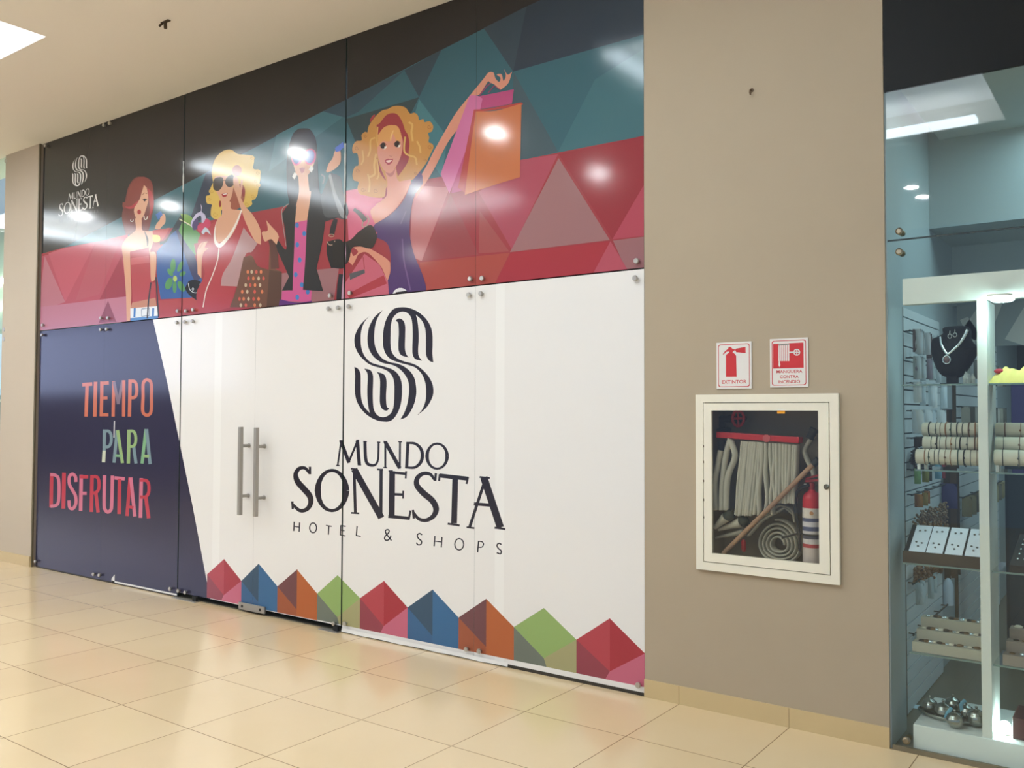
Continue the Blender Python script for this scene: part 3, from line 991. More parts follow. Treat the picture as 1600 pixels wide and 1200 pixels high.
def clip_poly(P, x0, x1, z0, z1):
    for ax, lim, sg in ((0, x0, 1), (0, x1, -1), (1, z0, 1), (1, z1, -1)):
        out = []
        for i in range(len(P)):
            a, b_ = P[i - 1], P[i]
            da, db = sg * (a[ax] - lim), sg * (b_[ax] - lim)
            if (da >= 0) != (db >= 0):
                t = da / (da - db)
                out.append((a[0] + (b_[0] - a[0]) * t, a[1] + (b_[1] - a[1]) * t))
            if db >= 0:
                out.append(b_)
        P = out
        if len(P) < 3:
            return []
    return P


GLOSSY = dict(rough=.115, spec=.40)


def film_mat(rgb):
    return mat('printed_film', rgb, k=K_FILM, aniso=.0, **GLOSSY)


RANK0 = {'printed_backdrop': 0, 'film_white': 0}
for _a, _b in (('woman_red', 70), ('woman_blonde', 140), ('woman_dark', 230), ('woman_violet', 290), ('round_tag', 400)):
    RANK0[_a] = _b
for _g in ('slogan_first', 'slogan_second', 'slogan_third', 'pointed_houses', 'emblem', 'lettering_first_line', 'lettering_main_line', 'lettering_tag_line'):
    RANK0[_g] = 6


def film_part(parent, group, name, rect, label=None):
    mb = MB()
    mats = []
    rank = {l: i + RANK0.get(group, 70) for i, l in enumerate(sorted(e[2] for e in ART[group]))}
    for col, faces, layer in ART[group]:
        mm = film_mat(col)
        got = False
        for P in faces:
            Q = clip_poly(list(P), *rect)
            if len(Q) < 3:
                continue
            area = sum(Q[i - 1][0] * Q[i][1] - Q[i][0] * Q[i - 1][1] for i in range(len(Q)))
            if abs(area) < 2e-9:
                continue
            if area < 0:
                Q = Q[::-1]
            if mm not in mats:
                mats.append(mm)
            y = -.0012 - rank[layer] * 6e-6
            mb.face([(q[0], y, q[1]) for q in Q], mats.index(mm))
            got = True
    if not mb.f:
        return None
    a = np.array(mb.v)
    if (a[:, 0].max() - a[:, 0].min()) * (a[:, 2].max() - a[:, 2].min()) < .0006:
        return None
    return tag(mb.build(name, mats, parent), label)


def bolt(parent, u, v):
    p = on_y(u, v, -.012)
    mb = MB()
    mb.lathe((p[0], -.006, p[2]), [(.011, 0), (.011, .010), (.016, .011), (.016, .021), (.013, .025)], axis=(0, -1, 0), n=14)
    return mb.build('bolt', m_chrome, parent)


UP = ['upper glass panel with white emblem on black film beside the pale pilaster',
      'upper glass panel printed with a red-haired woman and a blue flower bag',
      'wide upper glass panel printed with blonde woman and woman in black jacket',
      'upper glass panel printed with a long-curled woman in a violet dress',
      'upper glass panel printed with an orange shopping bag and red triangles, against beige wall']
DN = ['dark blue lower glass panel beside the pale pilaster with first halves of the slogan words',
      'lower glass panel split slantwise from dark blue to white with slogan word ends',
      'white glass door with dark slanted corner at its foot and red and blue houses',
      'white glass door with the capital M and green house at its hinge edge',
      'white lower glass panel carrying the big black striped emblem',
      'white lower glass panel with the last letters, against beige wall']
UB = [[(72, 228), (68, 508), (159, 497), (163.5, 196)], [(170, 497), (172.5, 193), (279, 486)], [(292, 486), (303, 484), (517, 462)],
      [(548, 458), (736, 436)], [(754.5, 435), (995.5, 408)]]
DB = [[(67, 523.5), (158.5, 515), (56.5, 877), (147.5, 897)], [(168, 514.5), (277.5, 504), (156.5, 898.5), (267, 920)],
      [(290, 503), (302, 502), (280, 923), (291, 925.5)], [(514.5, 482.5), (529.5, 481), (523, 974)],
      [(546, 479), (733.5, 461), (540, 974), (730, 1014)], [(752.5, 459), (993.5, 435), (750, 1017), (998, 1070)]]
WIDE = (-6.744, -4.748)


def gaps(x0, x1, g):
    return x0 + (.007 if x0 in WIDE else g), x1 - (.007 if x1 in WIDE else g)


WOMEN = [('woman_red', 'printed woman with red hair, sleeveless top and blue flower bag'), ('woman_blonde', 'printed blonde woman in dark glasses and red dress'),
         ('woman_dark', 'printed dark-haired woman in pink glasses and black jacket'), ('woman_violet', 'printed long-curled woman in violet dress lifting shopping bags')]
UPANEL = []
for i, lab in enumerate(UP):
    x0, x1 = gaps(SEAM_U[i], SEAM_U[i + 1], .0008)
    t = empty('glass_panel', ((x0 + x1) / 2, 0, Z_MID + .004), lab, 'glass panel')
    rect = (x0, x1, Z_MID + .004, CEIL_Z - .001)
    b = MB()
    b.box((x0, -.001, rect[2]), (x1, .011, rect[3]))
    b.build('glass_sheet', m_glassedge, t)
    film_part(t, 'printed_backdrop', 'printed_backdrop', rect)
    for gname, wl in WOMEN:
        film_part(t, gname, 'printed_woman', rect, wl)
    film_part(t, 'small_emblem', 'printed_emblem', rect, 'pale striped emblem')
    for li in LINES:
        film_part(t, 'small_' + li, 'printed_' + li, rect, 'pale lettering')
    film_part(t, 'round_tag', 'printed_tag', rect, 'white round tag at the lower edge')
    for u, v in UB[i]:
        bolt(t, u, v)
    UPANEL.append(t)
z_door = ZB_DOOR - .008
z_fix = on_y(740, 1026.5)[2]
for i, lab in enumerate(DN):
    x0, x1 = gaps(SEAM_D[i], SEAM_D[i + 1], .0005)
    door = i in (2, 3)
    zb = z_door if door else (z_fix if i > 3 else .012)
    t = empty('glass_door' if door else 'glass_panel', ((x0 + x1) / 2, 0, zb), lab, 'glass door' if door else 'glass panel')
    rect = (x0, x1, zb, Z_MID - .004)
    b = MB()
    b.box((x0, -.001, zb), (x1, .011, rect[3]))
    b.build('glass_sheet', m_glassedge, t)
    film_part(t, 'film_white', 'printed_film', rect)
    for k, c in (('first', 'orange'), ('second', 'green and grey'), ('third', 'red and pink')):
        film_part(t, 'slogan_' + k, 'printed_slogan_word', rect, c + ' capital letters')
    film_part(t, 'pointed_houses', 'printed_houses', rect, 'row of coloured pointed houses')
    film_part(t, 'emblem', 'printed_emblem', rect, 'black striped emblem')
    for li in LINES:
        film_part(t, li, 'printed_' + li, rect)
    if i == 1:
        xa = on_y(175, 908)[0]
        b = MB()
        b.box((xa, -.004, zb), (x1, -.0015, zb + .014))
        b.mesh([(xa, -.004, zb), (xa + .05, -.004, zb), (xa + .05, -.004, zb + .075), (xa, -.006, zb + .03)], [(0, 1, 2, 3)])
        tag(b.build('film_edge', film_mat((236, 232, 226)), t), 'white edge of film along the foot')
    for u, v in DB[i]:
        bolt(t, u, v)
    if door:
        # pull handle: a square bar on two round stems
        uv = [((377.6, 667), (373.2, 804.5), (388, 696), (387, 774)), ((401.8, 668), (398.2, 807), (413, 697), (411, 777))][i - 2]
        pa, pb = on_y(*uv[0], -.085), on_y(*uv[1], -.085)
        px = (pa[0] + pb[0]) / 2
        b = MB()
        b.box((px - .015, -.100, pb[2]), (px + .015, -.070, pa[2]))
        h = b.build('pull_handle', m_steel, t, bevel=.002)
        for q in uv[2:]:
            z = on_y(*q)[2]
            b = MB()
            b.tube([(px, -.072, z), (px, -.002, z)], .013, 12)
            b.lathe((px, -.003, z), [(.017, 0), (.017, .008)], axis=(0, -1, 0), n=14)
            b.build('stem', m_steel, h)
# lock plate under the meeting doors, corner pivots
pa, pb = on_y(373, 944, -.02), on_y(413, 958, -.02)
zl0, zl1 = on_y(413, 959.5, -.02)[2], on_y(413, 948.5, -.02)[2]
t = empty('patch_lock', (pa[0], -.02, max(zl0, .004)), 'steel patch lock at the foot of the two white doors', 'lock')
b = MB()
b.box((pa[0], -.024, zl0), (pb[0], -.009, zl1))
b.build('plate', m_steel, t, bevel=.002)
for k in (.15, .85):
    b = MB()
    b.lathe((pa[0] + (pb[0] - pa[0]) * k, -.024, (zl0 + zl1) / 2), [(.012, 0), (.012, .002)], axis=(0, -1, 0), n=12)
    b.build('screw', m_dark, t)
for u0, u1, v, lab in ((276, 312, 934, 'flat steel floor pivot below the door beside dark blue film'), (505, 534, 981, 'flat steel floor pivot below the door beside the emblem panel')):
    p0, p1 = on_z(u0, v, .004), on_z(u1, v, .004)
    xa, xb = on_y(u0, v)[0], on_y(u1, v)[0]
    t = empty('floor_pivot', (xa, -.03, 0), lab, 'floor pivot')
    b = MB()
    b.box((xa, -.05, .0), (xb, -.006, .006))
    b.build('plate', m_steel, t)
    b = MB()
    b.box((xb - .06, -.028, .006), (xb - .012, -.008, z_door))
    b.build('pivot_block', m_dark, t)
# floor channel under the fixed panes
b = MB()
b.box((X_L, .0, 0), (SEAM_D[2], .011, .012))
b.box((SEAM_D[4], .0, 0), (X_R, .011, z_fix))
struct(b.build('trim_3', mat('dark_floor_channel', (58, 52, 44), .5)))
# pale film strip that curls below the last panels and peeping at the seam above
t = empty('film_strip', (-4.1, -.014, .0), 'loose white film strip along the floor below the emblem panel', 'film strip')
b = MB()
xe = on_y(795, 1040)[0]
n = 26
for k in range(n):
    xa, xb = SEAM_D[4] + .012 + (xe - SEAM_D[4] - .012) * k / n, SEAM_D[4] + .012 + (xe - SEAM_D[4] - .012) * (k + 1) / n
    f = lambda x: .004 + .004 * abs(math.sin(x * 9.0))
    b.face([(xa, -.013, f(xa)), (xb, -.013, f(xb)), (xb, -.0095, z_fix + .012), (xa, -.0095, z_fix + .012)])
    b.face([(xa, -.0125, f(xa)), (xa, -.009, z_fix + .012), (xb, -.009, z_fix + .012), (xb, -.0125, f(xb))])
b.build('strip', mat('white_film', (236, 232, 226), .3), t)
# white strips standing in for light glinting at film edges in the wide upper seams
m_glint = mat('white_glint', (214, 214, 210), .2)
for u, v0, v1, w, pi in ((288.5, 252, 300, .010, 2), (538.5, 225, 320, .012, 3)):
    p0, p1 = on_y(u, v0), on_y(u, v1)
    x = -6.744 if u < 400 else -4.748
    b = MB()
    b.tube([(x, -.004, p1[2] + (p0[2] - p1[2]) * k / 8) for k in range(9)], [w * (.35 + .3 * abs(math.sin(k * 1.3))) for k in range(9)], 8)
    tag(b.build('glint_strip', m_glint, UPANEL[pi]), 'white strip painting the glint of light in the seam')

# ------------------------------------------------------------------ neighbour shop at the far end, a sliver of its window
GM = glass_mat('clear_pane', (.90, .97, .95, 1))
t = empty('shop_window', (-10.6, 0, .02), 'narrow view of clear shop window beyond the pale pilaster', 'window')
b = MB()
b.box((-18.0, -.004, .02), (PX0 - .005, .006, CEIL_Z))
b.build('glass_sheet', GM, t)
for v in (252, 515, 530):
    p = on_y(9 if v > 300 else 12, v, -.01)
    mb = MB()
    mb.lathe((p[0], -.004, p[2]), [(.018, 0), (.018, .02), (.022, .021), (.022, .03)], axis=(0, -1, 0), n=14)
    mb.build('bolt', m_chrome, t)
b = MB()
b.box((-18.5, 1.6, 0), (PX0, 1.65, CEIL_Z))
struct(b.build('wall_far_shop', mat('pale_green_wall', (206, 216, 200), .7)))
b = MB()
b.box((PX0, .35, 0), (PX0 + .05, 1.6, CEIL_Z))
struct(b.build('wall_far_side', mat('pale_green_wall', (206, 216, 200), .7)))
for i, z in enumerate((3.05, 3.42)):  # glowing bars added for the bright streaks reflected in this window
    b = MB()
    b.box((-15.5, 1.53, z), (-11.0, 1.60, z + .07))
    tag(b.build('light_streak', mat('glowing_streak', (255, 250, 235), .5, emit=6)), ('lower' if i == 0 else 'upper') + ' glowing bar added for a reflected streak in the window beyond the pale pilaster', 'light', None)
t = empty('display_shelf', (-11, 1.3, 0), 'dim shelf unit in the shop beyond the pale pilaster', 'shelf')
for z in (.35, .8, 1.25, 1.7):
    b = MB()
    b.box((-15.4, 1.2, z), (-10.0, 1.55, z + .03))
    b.build('board', m_white, t)
b = MB()
b.box((-15.4, 1.56, .0), (-10.0, 1.59, 1.9))
b.build('back_panel', mat('blue_grey_panel', (150, 170, 185), .6), t)

# ------------------------------------------------------------------ fire hose cabinet in the beige wall
CROPS['cb'] = (1060, 500, 2.79)
CROPS['c1'] = (1105, 620, 8.573)
CROPS['c2'] = (1105, 750, 8.573)


def cpt(u, v, crop, y):
    x0, y0, s = CROPS[crop]
    p = on_y(u / s + x0, v / s + y0, y)
    return Vector(p)


m_cream = mat('cream_enamel', (240, 233, 212), .38, noise=.02, nscale=9)
t = empty('fire_hose_cabinet', ((CX0 + CX1) / 2, 0, CZ0), 'cream steel fire hose cabinet with a glazed door set in the beige wall', 'cabinet')
b = MB()
fw = .042
for a, c in (((CX0, CZ0), (CX1, CZ0 + fw)), ((CX0, CZ1 - fw), (CX1, CZ1)), ((CX0, CZ0 + fw), (CX0 + fw, CZ1 - fw)), ((CX1 - fw, CZ0 + fw), (CX1, CZ1 - fw))):
    b.box((a[0], CAB_Y, a[1]), (c[0], -.0005, c[1]))
b.build('frame', m_cream, t)
b = MB()
m_liner = mat('cabinet_liner', (150, 141, 120), .6)
bx0, bx1, bz0, bz1, byb = HX0 + .001, HX1 - .001, HZ0 + .001, HZ1 - .001, WT - .052
b.box((bx0, byb - .004, bz0), (bx1, byb, bz1))
b.box((bx0, .0, bz0), (bx0 + .004, byb, bz1))
b.box((bx1 - .004, .0, bz0), (bx1, byb, bz1))
b.box((bx0, .0, bz0), (bx1, byb, bz0 + .004))
b.box((bx0, .0, bz1 - .004), (bx1, byb, bz1))
b.build('box', m_liner, t)
DX0, DX1, DZ0, DZ1 = CX0 + fw + .004, CX1 - fw - .004, CZ0 + fw + .004, CZ1 - fw - .004
g_tl, g_tr, g_br, g_bl = (cpt(*q, 'cb', CAB_Y) for q in ((140, 396), (603, 393), (620, 1062), (150, 1020)))
GX0, GX1, GZ0, GZ1 = (g_tl.x + g_bl.x) / 2, (g_tr.x + g_br.x) / 2, (g_bl.z + g_br.z) / 2, (g_tl.z + g_tr.z) / 2
b = MB()
for a, c in (((DX0, DZ0), (DX1, GZ0)), ((DX0, GZ1), (DX1, DZ1)), ((DX0, GZ0), (GX0, GZ1)), ((GX1, GZ0), (DX1, GZ1))):
    b.box((a[0], CAB_Y - .001, a[1]), (c[0], CAB_Y + .018, c[1]))
d = b.build('door', m_cream, t)
b = MB()
b.box((GX0, CAB_Y + .008, GZ0), (GX1, CAB_Y + .012, GZ1))
b.build('pane', glass_mat('smoky_pane', (.94, .935, .91, 1)), d)
b = MB()
p = cpt(646, 727, 'cb', CAB_Y)
b.lathe((p.x, CAB_Y - .001, p.z), [(.013, 0), (.013, .006), (.008, .007), (.008, .012)], axis=(0, -1, 0), n=14)
b.build('lock', mat('old_steel_lock', (120, 116, 104), .4, .8), d)
b = MB()
pa, pb = cpt(429, 393, 'cb', CAB_Y), cpt(463, 408, 'cb', CAB_Y)
b.box((pa.x, CAB_Y + .005, pb.z), (pb.x, CAB_Y + .0075, pa.z))
tag(b.build('sticker', mat('orange_sticker', (250, 172, 50), .5), d), 'small orange sticker on the glass edge')
b = MB()
for z in (.72, .62, .5, .38, .27):
    zz = DZ0 + (DZ1 - DZ0) * z
    b.box((DX0 - .003, CAB_Y - .002, zz), (DX0 + .002, CAB_Y + .004, zz + .012))
b.build('paint_chips', mat('chipped_rust', (110, 92, 70), .8), d)

# hose rack and folded hose
m_redm = mat('red_enamel', (196, 44, 50), .4)
m_hose = mat('canvas_hose', (198, 196, 178), .9, noise=.06, nscale=40)
m_rub = mat('black_rubber', (44, 46, 42), .6)
YR = .075
ra, rb = cpt(150, 505, 'c1', YR), cpt(1255, 580, 'c1', YR)
t = empty('hose_rack', (ra.x, YR, ra.z), 'red steel hose rack bar inside the glazed cabinet', 'hose rack')
b = MB()
dv = (rb - ra) / 2
up = Vector((-dv.z, 0, dv.x)).normalized()
b.obox((ra + rb) / 2, dv, Vector((0, .032, 0)), up * .0155)
b.build('bar', m_redm, t, bevel=.003)
b = MB()
q0 = cpt(200, 440, 'c1', .16)
b.tube([(q0.x, .262, q0.z), (q0.x, .12, q0.z), (q0.x, .11, ra.z + .02)], .012, 10)
b.build('bracket', m_dark, t)
b = MB()
q = cpt(800, 566, 'c1', YR - .03)
b.lathe((q.x, YR - .034, q.z + .004), [(.020, 0), (.020, .004)], axis=(0, -1, 0), n=16)
b.build('stop_disc', mat('pale_red_disc', (200, 96, 96), .5), t)
t = empty('fire_hose', (-1.65, YR, .95), 'white canvas hose folded in long loops over the red rack', 'fire hose')
b = MB()
fold = [(488, 395), (512, 412), (536, 440), (560, 462), (588, 500), (612, 520), (640, 545), (668, 560), (700, 590), (728, 650), (760, 690), (800, 800), (852, 880), (905, 905),
        (945, 950), (990, 985), (1035, 1025), (1080, 1065), (1125, 1100), (1170, 1140), (1205, 1170)]
for k, (ut, ub) in enumerate(fold):
    top, bot = cpt(ut, 590 + (ut - 480) * .07, 'c1', YR), cpt(ub, (460 if ub < 900 else 300) + 8 * (k % 3), 'c2', YR)
    pts = []
    for j in range(11):
        s = j / 10
        wob = .007 * math.sin(s * 9 + k * 2.4) * s * (1.6 if 9 < k < 14 else .6) * (1 - s * .3)
        p = top.lerp(bot, s)
        pts.append((p.x + wob, p.y + .004 * math.sin(k * 1.7), p.z))
    b.tube(pts, .0105, 8, flat=((0, 1, 0), 3.0))
b.build('folds', m_hose, t)
b = MB()
for pts in (((185, 720), (150, 900), (105, 1180)), ((315, 560), (250, 800), (205, 1180)), ((320, 590), (375, 800), (300, 1000), (265, 1180))):
    P = [cpt(u, v, 'c1', .06) for u, v in pts] + [cpt(pts[-1][0] - (10 if pts[0][0] > 300 else -20), 400, 'c2', .06)]
    P = [tuple(q) for q in spline([tuple(q) for q in P], False, 5)]
    b.tube(P, .0155, 10, flat=((0, 1, 0), 1.6))
b.build('hanging_run', m_hose, t)
b = MB()
for pts in (((1430, 520), (1370, 600), (1310, 720), (1345, 850), (1420, 1000), (1440, 1180)),):
    P = [cpt(u, v, 'c1', .12) for u, v in pts]
    P = [tuple(q) for q in spline([tuple(q) for q in P], False, 5)]
    b.tube(P, .012, 8, flat=((0, 1, 0), 2.0))
b.build('loose_end', m_hose, t)
for (u0, v0, u1, v1, r) in ((190, 590, 190, 730, .021), (1440, 430, 1370, 560, .024)):
    p0, p1 = cpt(u0, v0, 'c1', .08), cpt(u1, v1, 'c1', .08)
    b = MB()
    b.tube([p0, p0.lerp(p1, .25), p0.lerp(p1, .3), p1], [r, r, r * .8, r * .8], 14)
    b.build('coupling', m_rub, t)
# valve
q = cpt(415, 290, 'c1', .17)
t = empty('hose_valve', (q.x, .20, q.z), 'dark pipe valve with a red hand wheel above the rack', 'valve')
b = MB()
b.tube([(q.x + .025 * 1.3 * math.cos(a * math.pi / 10), .17, q.z + .042 * math.sin(a * math.pi / 10)) for a in range(20)], .008, 8, closed=True)
b.tube([(q.x - .028, .17, q.z), (q.x + .028, .17, q.z)], .006, 8)
b.tube([(q.x, .17, q.z - .038), (q.x, .17, q.z + .038)], .006, 8)
b.build('hand_wheel', m_redm, t)
b = MB()
b.tube([(q.x, .172, q.z), (q.x, .262, q.z)], .014, 12)
q2 = cpt(170, 300, 'c1', .2)
b.tube([(q.x, .22, q.z), (q2.x, .22, q2.z), (q2.x, .22, q2.z - .09)], .024, 12)
b.build('pipe', mat('dark_iron', (58, 50, 44), .6, .3), t)
# loose nozzles at the bottom
for k, (a, e, r0, r1, ball) in enumerate((((100, 640), (250, 500), .012, .027, (330, 450)), ((150, 665), (455, 565), .008, .030, (530, 530)), ((110, 775), (500, 690), .005, .022, None))):
    p0, p1 = cpt(*a, 'c2', .06 + .03 * k), cpt(*e, 'c2', .06 + .03 * k)
    lab = ['white hose end with short dark tip leaning at the cabinet side', 'white hose end with round dark green tip', 'flat white hose end lying lowest under the nozzles'][k]
    t = empty('hose_end', p0, lab, 'hose end', 'loose hose ends')
    b = MB()
    b.tube([p0, p0.lerp(p1, .6), p1], [r0, (r0 + r1) / 2, r1], 12, flat=((0, 1, 0), 1.3))
    b.build('canvas', m_hose, t)
    if ball:
        pb_ = cpt(*ball, 'c2', .06 + .03 * k)
        b = MB()
        b.tube([p1, p1.lerp(pb_, .5), pb_, pb_ + (pb_ - p1) * .25], [r1 * .95, r1 * 1.05, r1, r1 * .4], 14)
        b.build('tip', mat('dark_green_rubber', (56, 64, 54), .6), t)
# rolled hose
c0 = cpt(975, 880, 'c2', .165)
t = empty('rolled_hose', (c0.x, .165, HZ0 + .005), 'rolled white flat hose standing on the cabinet floor', 'fire hose')
b = MB()
P = []
for k in range(150):
    a = k / 150 * 2 * math.pi * 4.3
    r = .030 + .0098 * a / (2 * math.pi) * 2.05
    P.append((c0.x + r * 1.0 * math.cos(a) * 1.02, .165, c0.z + .012 + r * math.sin(a) * (1.0 + .12 * math.sin(a))))
zf = min(p[2] for p in P)
dz = (HZ0 + .012) - zf + .006
P = [(p[0], p[1], p[2] + dz) for p in P]
top = max(P, key=lambda p: p[2])
b.tube(P, .0072, 8, flat=((0, 1, 0), 5.5))
b.build('coil', m_hose, t)
b = MB()
ends = [(tuple(cpt(u, v, 'c2', .165))) for u, v in ((560, 740), (760, 530), (960, 420), (1050, 370), (1160, 450))]
b.tube(spline(ends, False, 5), .008, 8, flat=((0, 1, 0), 4))
ends = [(tuple(cpt(u, v, 'c2', .165))) for u, v in ((800, 520), (930, 360), (1030, 340), (1150, 400), (1185, 560))]
b.tube(spline(ends, False, 5), .008, 8, flat=((0, 1, 0), 4))
b.build('loose_turns', m_hose, t)
# wooden pole
p0, p1 = cpt(215, 985, 'c2', .045), cpt(1420, 905, 'c1', .03)
t = empty('tool_handle', p0, 'brown wooden pole with dark grip leaning across the cabinet', 'tool')
b = MB()
b.tube([p0, p1], .0125, 12)
b.build('shaft', mat('worn_wood', (168, 136, 108), .6, noise=.12, nscale=20), t)
b = MB()
p2 = cpt(1490, 840, 'c1', .028)
b.tube([p1, p1.lerp(p2, .2), p2], [.017, .018, .018], 12)
b.build('grip', m_rub, t)
# red bottle-like fitting
p0, p1 = cpt(490, 960, 'c2', .12), cpt(485, 800, 'c2', .12)
b = MB()
b.tube([p0, p0.lerp(p1, .2), p0.lerp(p1, .8), p1], [.007, .013, .013, .008], 12)
tag(b.build('hose_fitting', m_redm), 'small bright red fitting below the wooden pole', 'fitting')
# extinguisher
e0, e1 = cpt(1283, 1080, 'c2', .08), cpt(1283, 260, 'c2', .08)
er = .046
ex = e0.x + er
t = empty('fire_extinguisher', (ex, .085, HZ0 + .005), 'red fire extinguisher with white label at the hinge-free side of cabinet', 'fire extinguisher')
t['label'] = 'red fire extinguisher with a white label standing inside the glazed cabinet'
zb_ = HZ0 + .005
zs = cpt(1290, 200, 'c2', .08).z
b = MB()
b.lathe((ex, .085, 0), [(er * .9, zb_), (er, zb_ + .008), (er, zs - .02), (er * .93, zs - .005), (er * .72, zs + .012), (er * .4, zs + .022), (er * .33, zs + .03)], n=28)
b.build('cylinder', m_redm, t)
zl1_, zl0_ = cpt(1290, 370, 'c2', .06).z, zb_ + .006
bands = [(0, .36, (212, 200, 190)), (.36, .42, (176, 60, 66)), (.42, .50, (218, 214, 212)), (.50, .57, (78, 82, 96)), (.57, .63, (218, 214, 212)), (.63, .70, (84, 94, 128)), (.70, .78, (214, 214, 220)), (.78, .84, (90, 98, 128)), (.84, 1, (224, 218, 208))]
mats_l = [mat('label_print', c, .4) for _a, _b, c in bands]
b = MB()
for k, (f0, f1, c) in enumerate(bands):
    b.lathe((ex, .085, 0), [(er + .0008, zl0_ + (zl1_ - zl0_) * f0), (er + .0008, zl0_ + (zl1_ - zl0_) * f1)], n=28, m=k)
lb = b.build('label', mats_l, t)
tag(lb, 'white label with blue and red bands')
b = MB()
pe = cpt(1412, 445, 'c2', .05)
b.lathe((pe.x - .002, .085 - er - .001, pe.z), [(.010, 0), (.010, .0008)], axis=(0, -1, 0), n=12)
b.build('badge', mat('gold_badge', (176, 130, 80), .5), lb)
b = MB()
b.lathe((ex, .085, 0), [(.012, zs + .028), (.016, zs + .034), (.016, zs + .058), (.010, zs + .066)], n=14)
b.obox((ex + .004, .085, zs + .075), (.034, 0, .004), (0, .009, 0), (0, 0, .006))
b.obox((ex + .008, .085, zs + .095), (.036, 0, .012), (0, .009, 0), (0, 0, .005))
b.build('valve', mat('red_valve', (170, 52, 52), .4), t)
b = MB()
hp = [(ex - .012, .075, zs + .052)] + [tuple(cpt(u, v, 'c2', .062)) for u, v in ((1330, 82), (1250, 110), (1195, 190), (1180, 330), (1195, 480), (1220, 640), (1235, 800), (1245, 960))]
b.tube(spline(hp, False, 6), .0085, 10)
b.build('discharge_hose', m_rub, t)
b = MB()
b.lathe((ex - .022, .075, zs + .052), [(.007, 0), (.007, .014)], axis=(-1, 0, 0), n=10)
b.build('hose_nut', m_chrome, t)
b = MB()
hz = cpt(1240, 720, 'c2', .06).z
b.tube([(ex + (er + .002) * math.cos(a), .085 + (er + .002) * math.sin(a), hz) for a in [k * math.pi / 12 for k in range(24)]], .0045, 6, closed=True)
b.tube([tuple(cpt(1000, 775, 'c2', .055)), tuple(cpt(1200, 725, 'c2', .05)), (ex - er, .07, hz)], .005, 8)
b.build('strap', m_rub, t)

# ------------------------------------------------------------------ two safety signs above the cabinet
CROPS['sg'] = (1110, 525, 9.697)
m_sign = mat('white_sign_plastic', (232, 228, 220), .35)
m_sred = mat('sign_red', (204, 52, 56), .4)


def text_faces(txt, x0, x1, z0, z1, bold=.012):
    """the flat faces of built-in lettering fitted into a rectangle of the wall plane"""
    cu = bpy.data.curves.new('t', 'FONT')
    cu.body = txt
    cu.size = 1
    cu.offset = bold
    cu.resolution_u = 3
    o = bpy.data.objects.new('t', cu)
    COL.objects.link(o)
    dg = bpy.context.evaluated_depsgraph_get()
    me = o.evaluated_get(dg).to_mesh()
    vs = [v.co.copy() for v in me.vertices]
    fs = [list(p.vertices) for p in me.polygons]
    o.evaluated_get(dg).to_mesh_clear()
    bpy.data.objects.remove(o)
    bpy.data.curves.remove(cu)
    ax, bx = min(v.x for v in vs), max(v.x for v in vs)
    az, bz = min(v.y for v in vs), max(v.y for v in vs)
    return [[(x0 + (vs[i].x - ax) / (bx - ax) * (x1 - x0), z0 + (vs[i].y - az) / (bz - az) * (z1 - z0)) for i in f] for f in fs]


def sg(u, v):
    p = cpt(u, v, 'sg', -.008)
    return (p.x, p.z)


def sign(corners, label, draw):
    P = [sg(*c) for c in corners]
    x0, x1 = (P[0][0] + P[3][0]) / 2, (P[1][0] + P[2][0]) / 2
    z1, z0 = (P[0][1] + P[1][1]) / 2, (P[2][1] + P[3][1]) / 2
    t = empty('safety_sign', ((x0 + x1) / 2, -.004, z0), label, 'sign', 'safety signs above the cabinet')
    b = MB()
    b.box((x0, -.006, z0), (x1, -.0005, z1))
    b.build('plate', m_sign, t, bevel=.001)

    def at(fx, fz):
        return (x0 + (x1 - x0) * fx, z0 + (z1 - z0) * fz)

    # thin rounded red border
    b = MB()
    rr = .012
    ring_ = []
    for ins in (.010, .0135):
        pts = []
        for cx, cz, a0 in ((x1 - ins - rr, z1 - ins - rr, 0), (x0 + ins + rr, z1 - ins - rr, 90), (x0 + ins + rr, z0 + ins + rr, 180), (x1 - ins - rr, z0 + ins + rr, 270)):
            for k in range(6):
                a = math.radians(a0 + 18 * k)
                pts.append((cx + rr * math.cos(a), cz + rr * math.sin(a)))
        ring_.append(pts)
    n = len(ring_[0])
    for k in range(n):
        j = (k + 1) % n
        b.face([(q[0], -.0064, q[1]) for q in (ring_[0][k], ring_[0][j], ring_[1][j], ring_[1][k])])
    b.build('border', m_sred, t)
    draw(t, at, (x0, x1, z0, z1))


def flat(parent, name, polys, m, y=-.0064):
    b = MB()
    for P in polys:
        for tri in tessellate_polygon([[Vector((p[0], p[1], 0)) for p in P]]):
            b.face([(P[i][0], y, P[i][1]) for i in tri])
    return b.build(name, m, parent)


def draw_ext(t, at, r):
    px = [sg(*c) for c in ((232, 618), (232, 300), (245, 275), (278, 255), (282, 235), (240, 240), (205, 275), (188, 285), (190, 270), (215, 235), (262, 195), (275, 170), (292, 163), (310, 168), (330, 190), (375, 206), (385, 192), (530, 165), (532, 258), (390, 246), (375, 216), (345, 226), (335, 250), (370, 272), (388, 300), (395, 618))]
    flat(t, 'extinguisher_symbol', [px], m_sred)
    a, c = sg(172, 720), sg(545, 662)
    flat(t, 'lettering', text_faces('EXTINTOR', a[0], c[0], sg(360, 722)[1], sg(360, 667)[1]), m_sred)


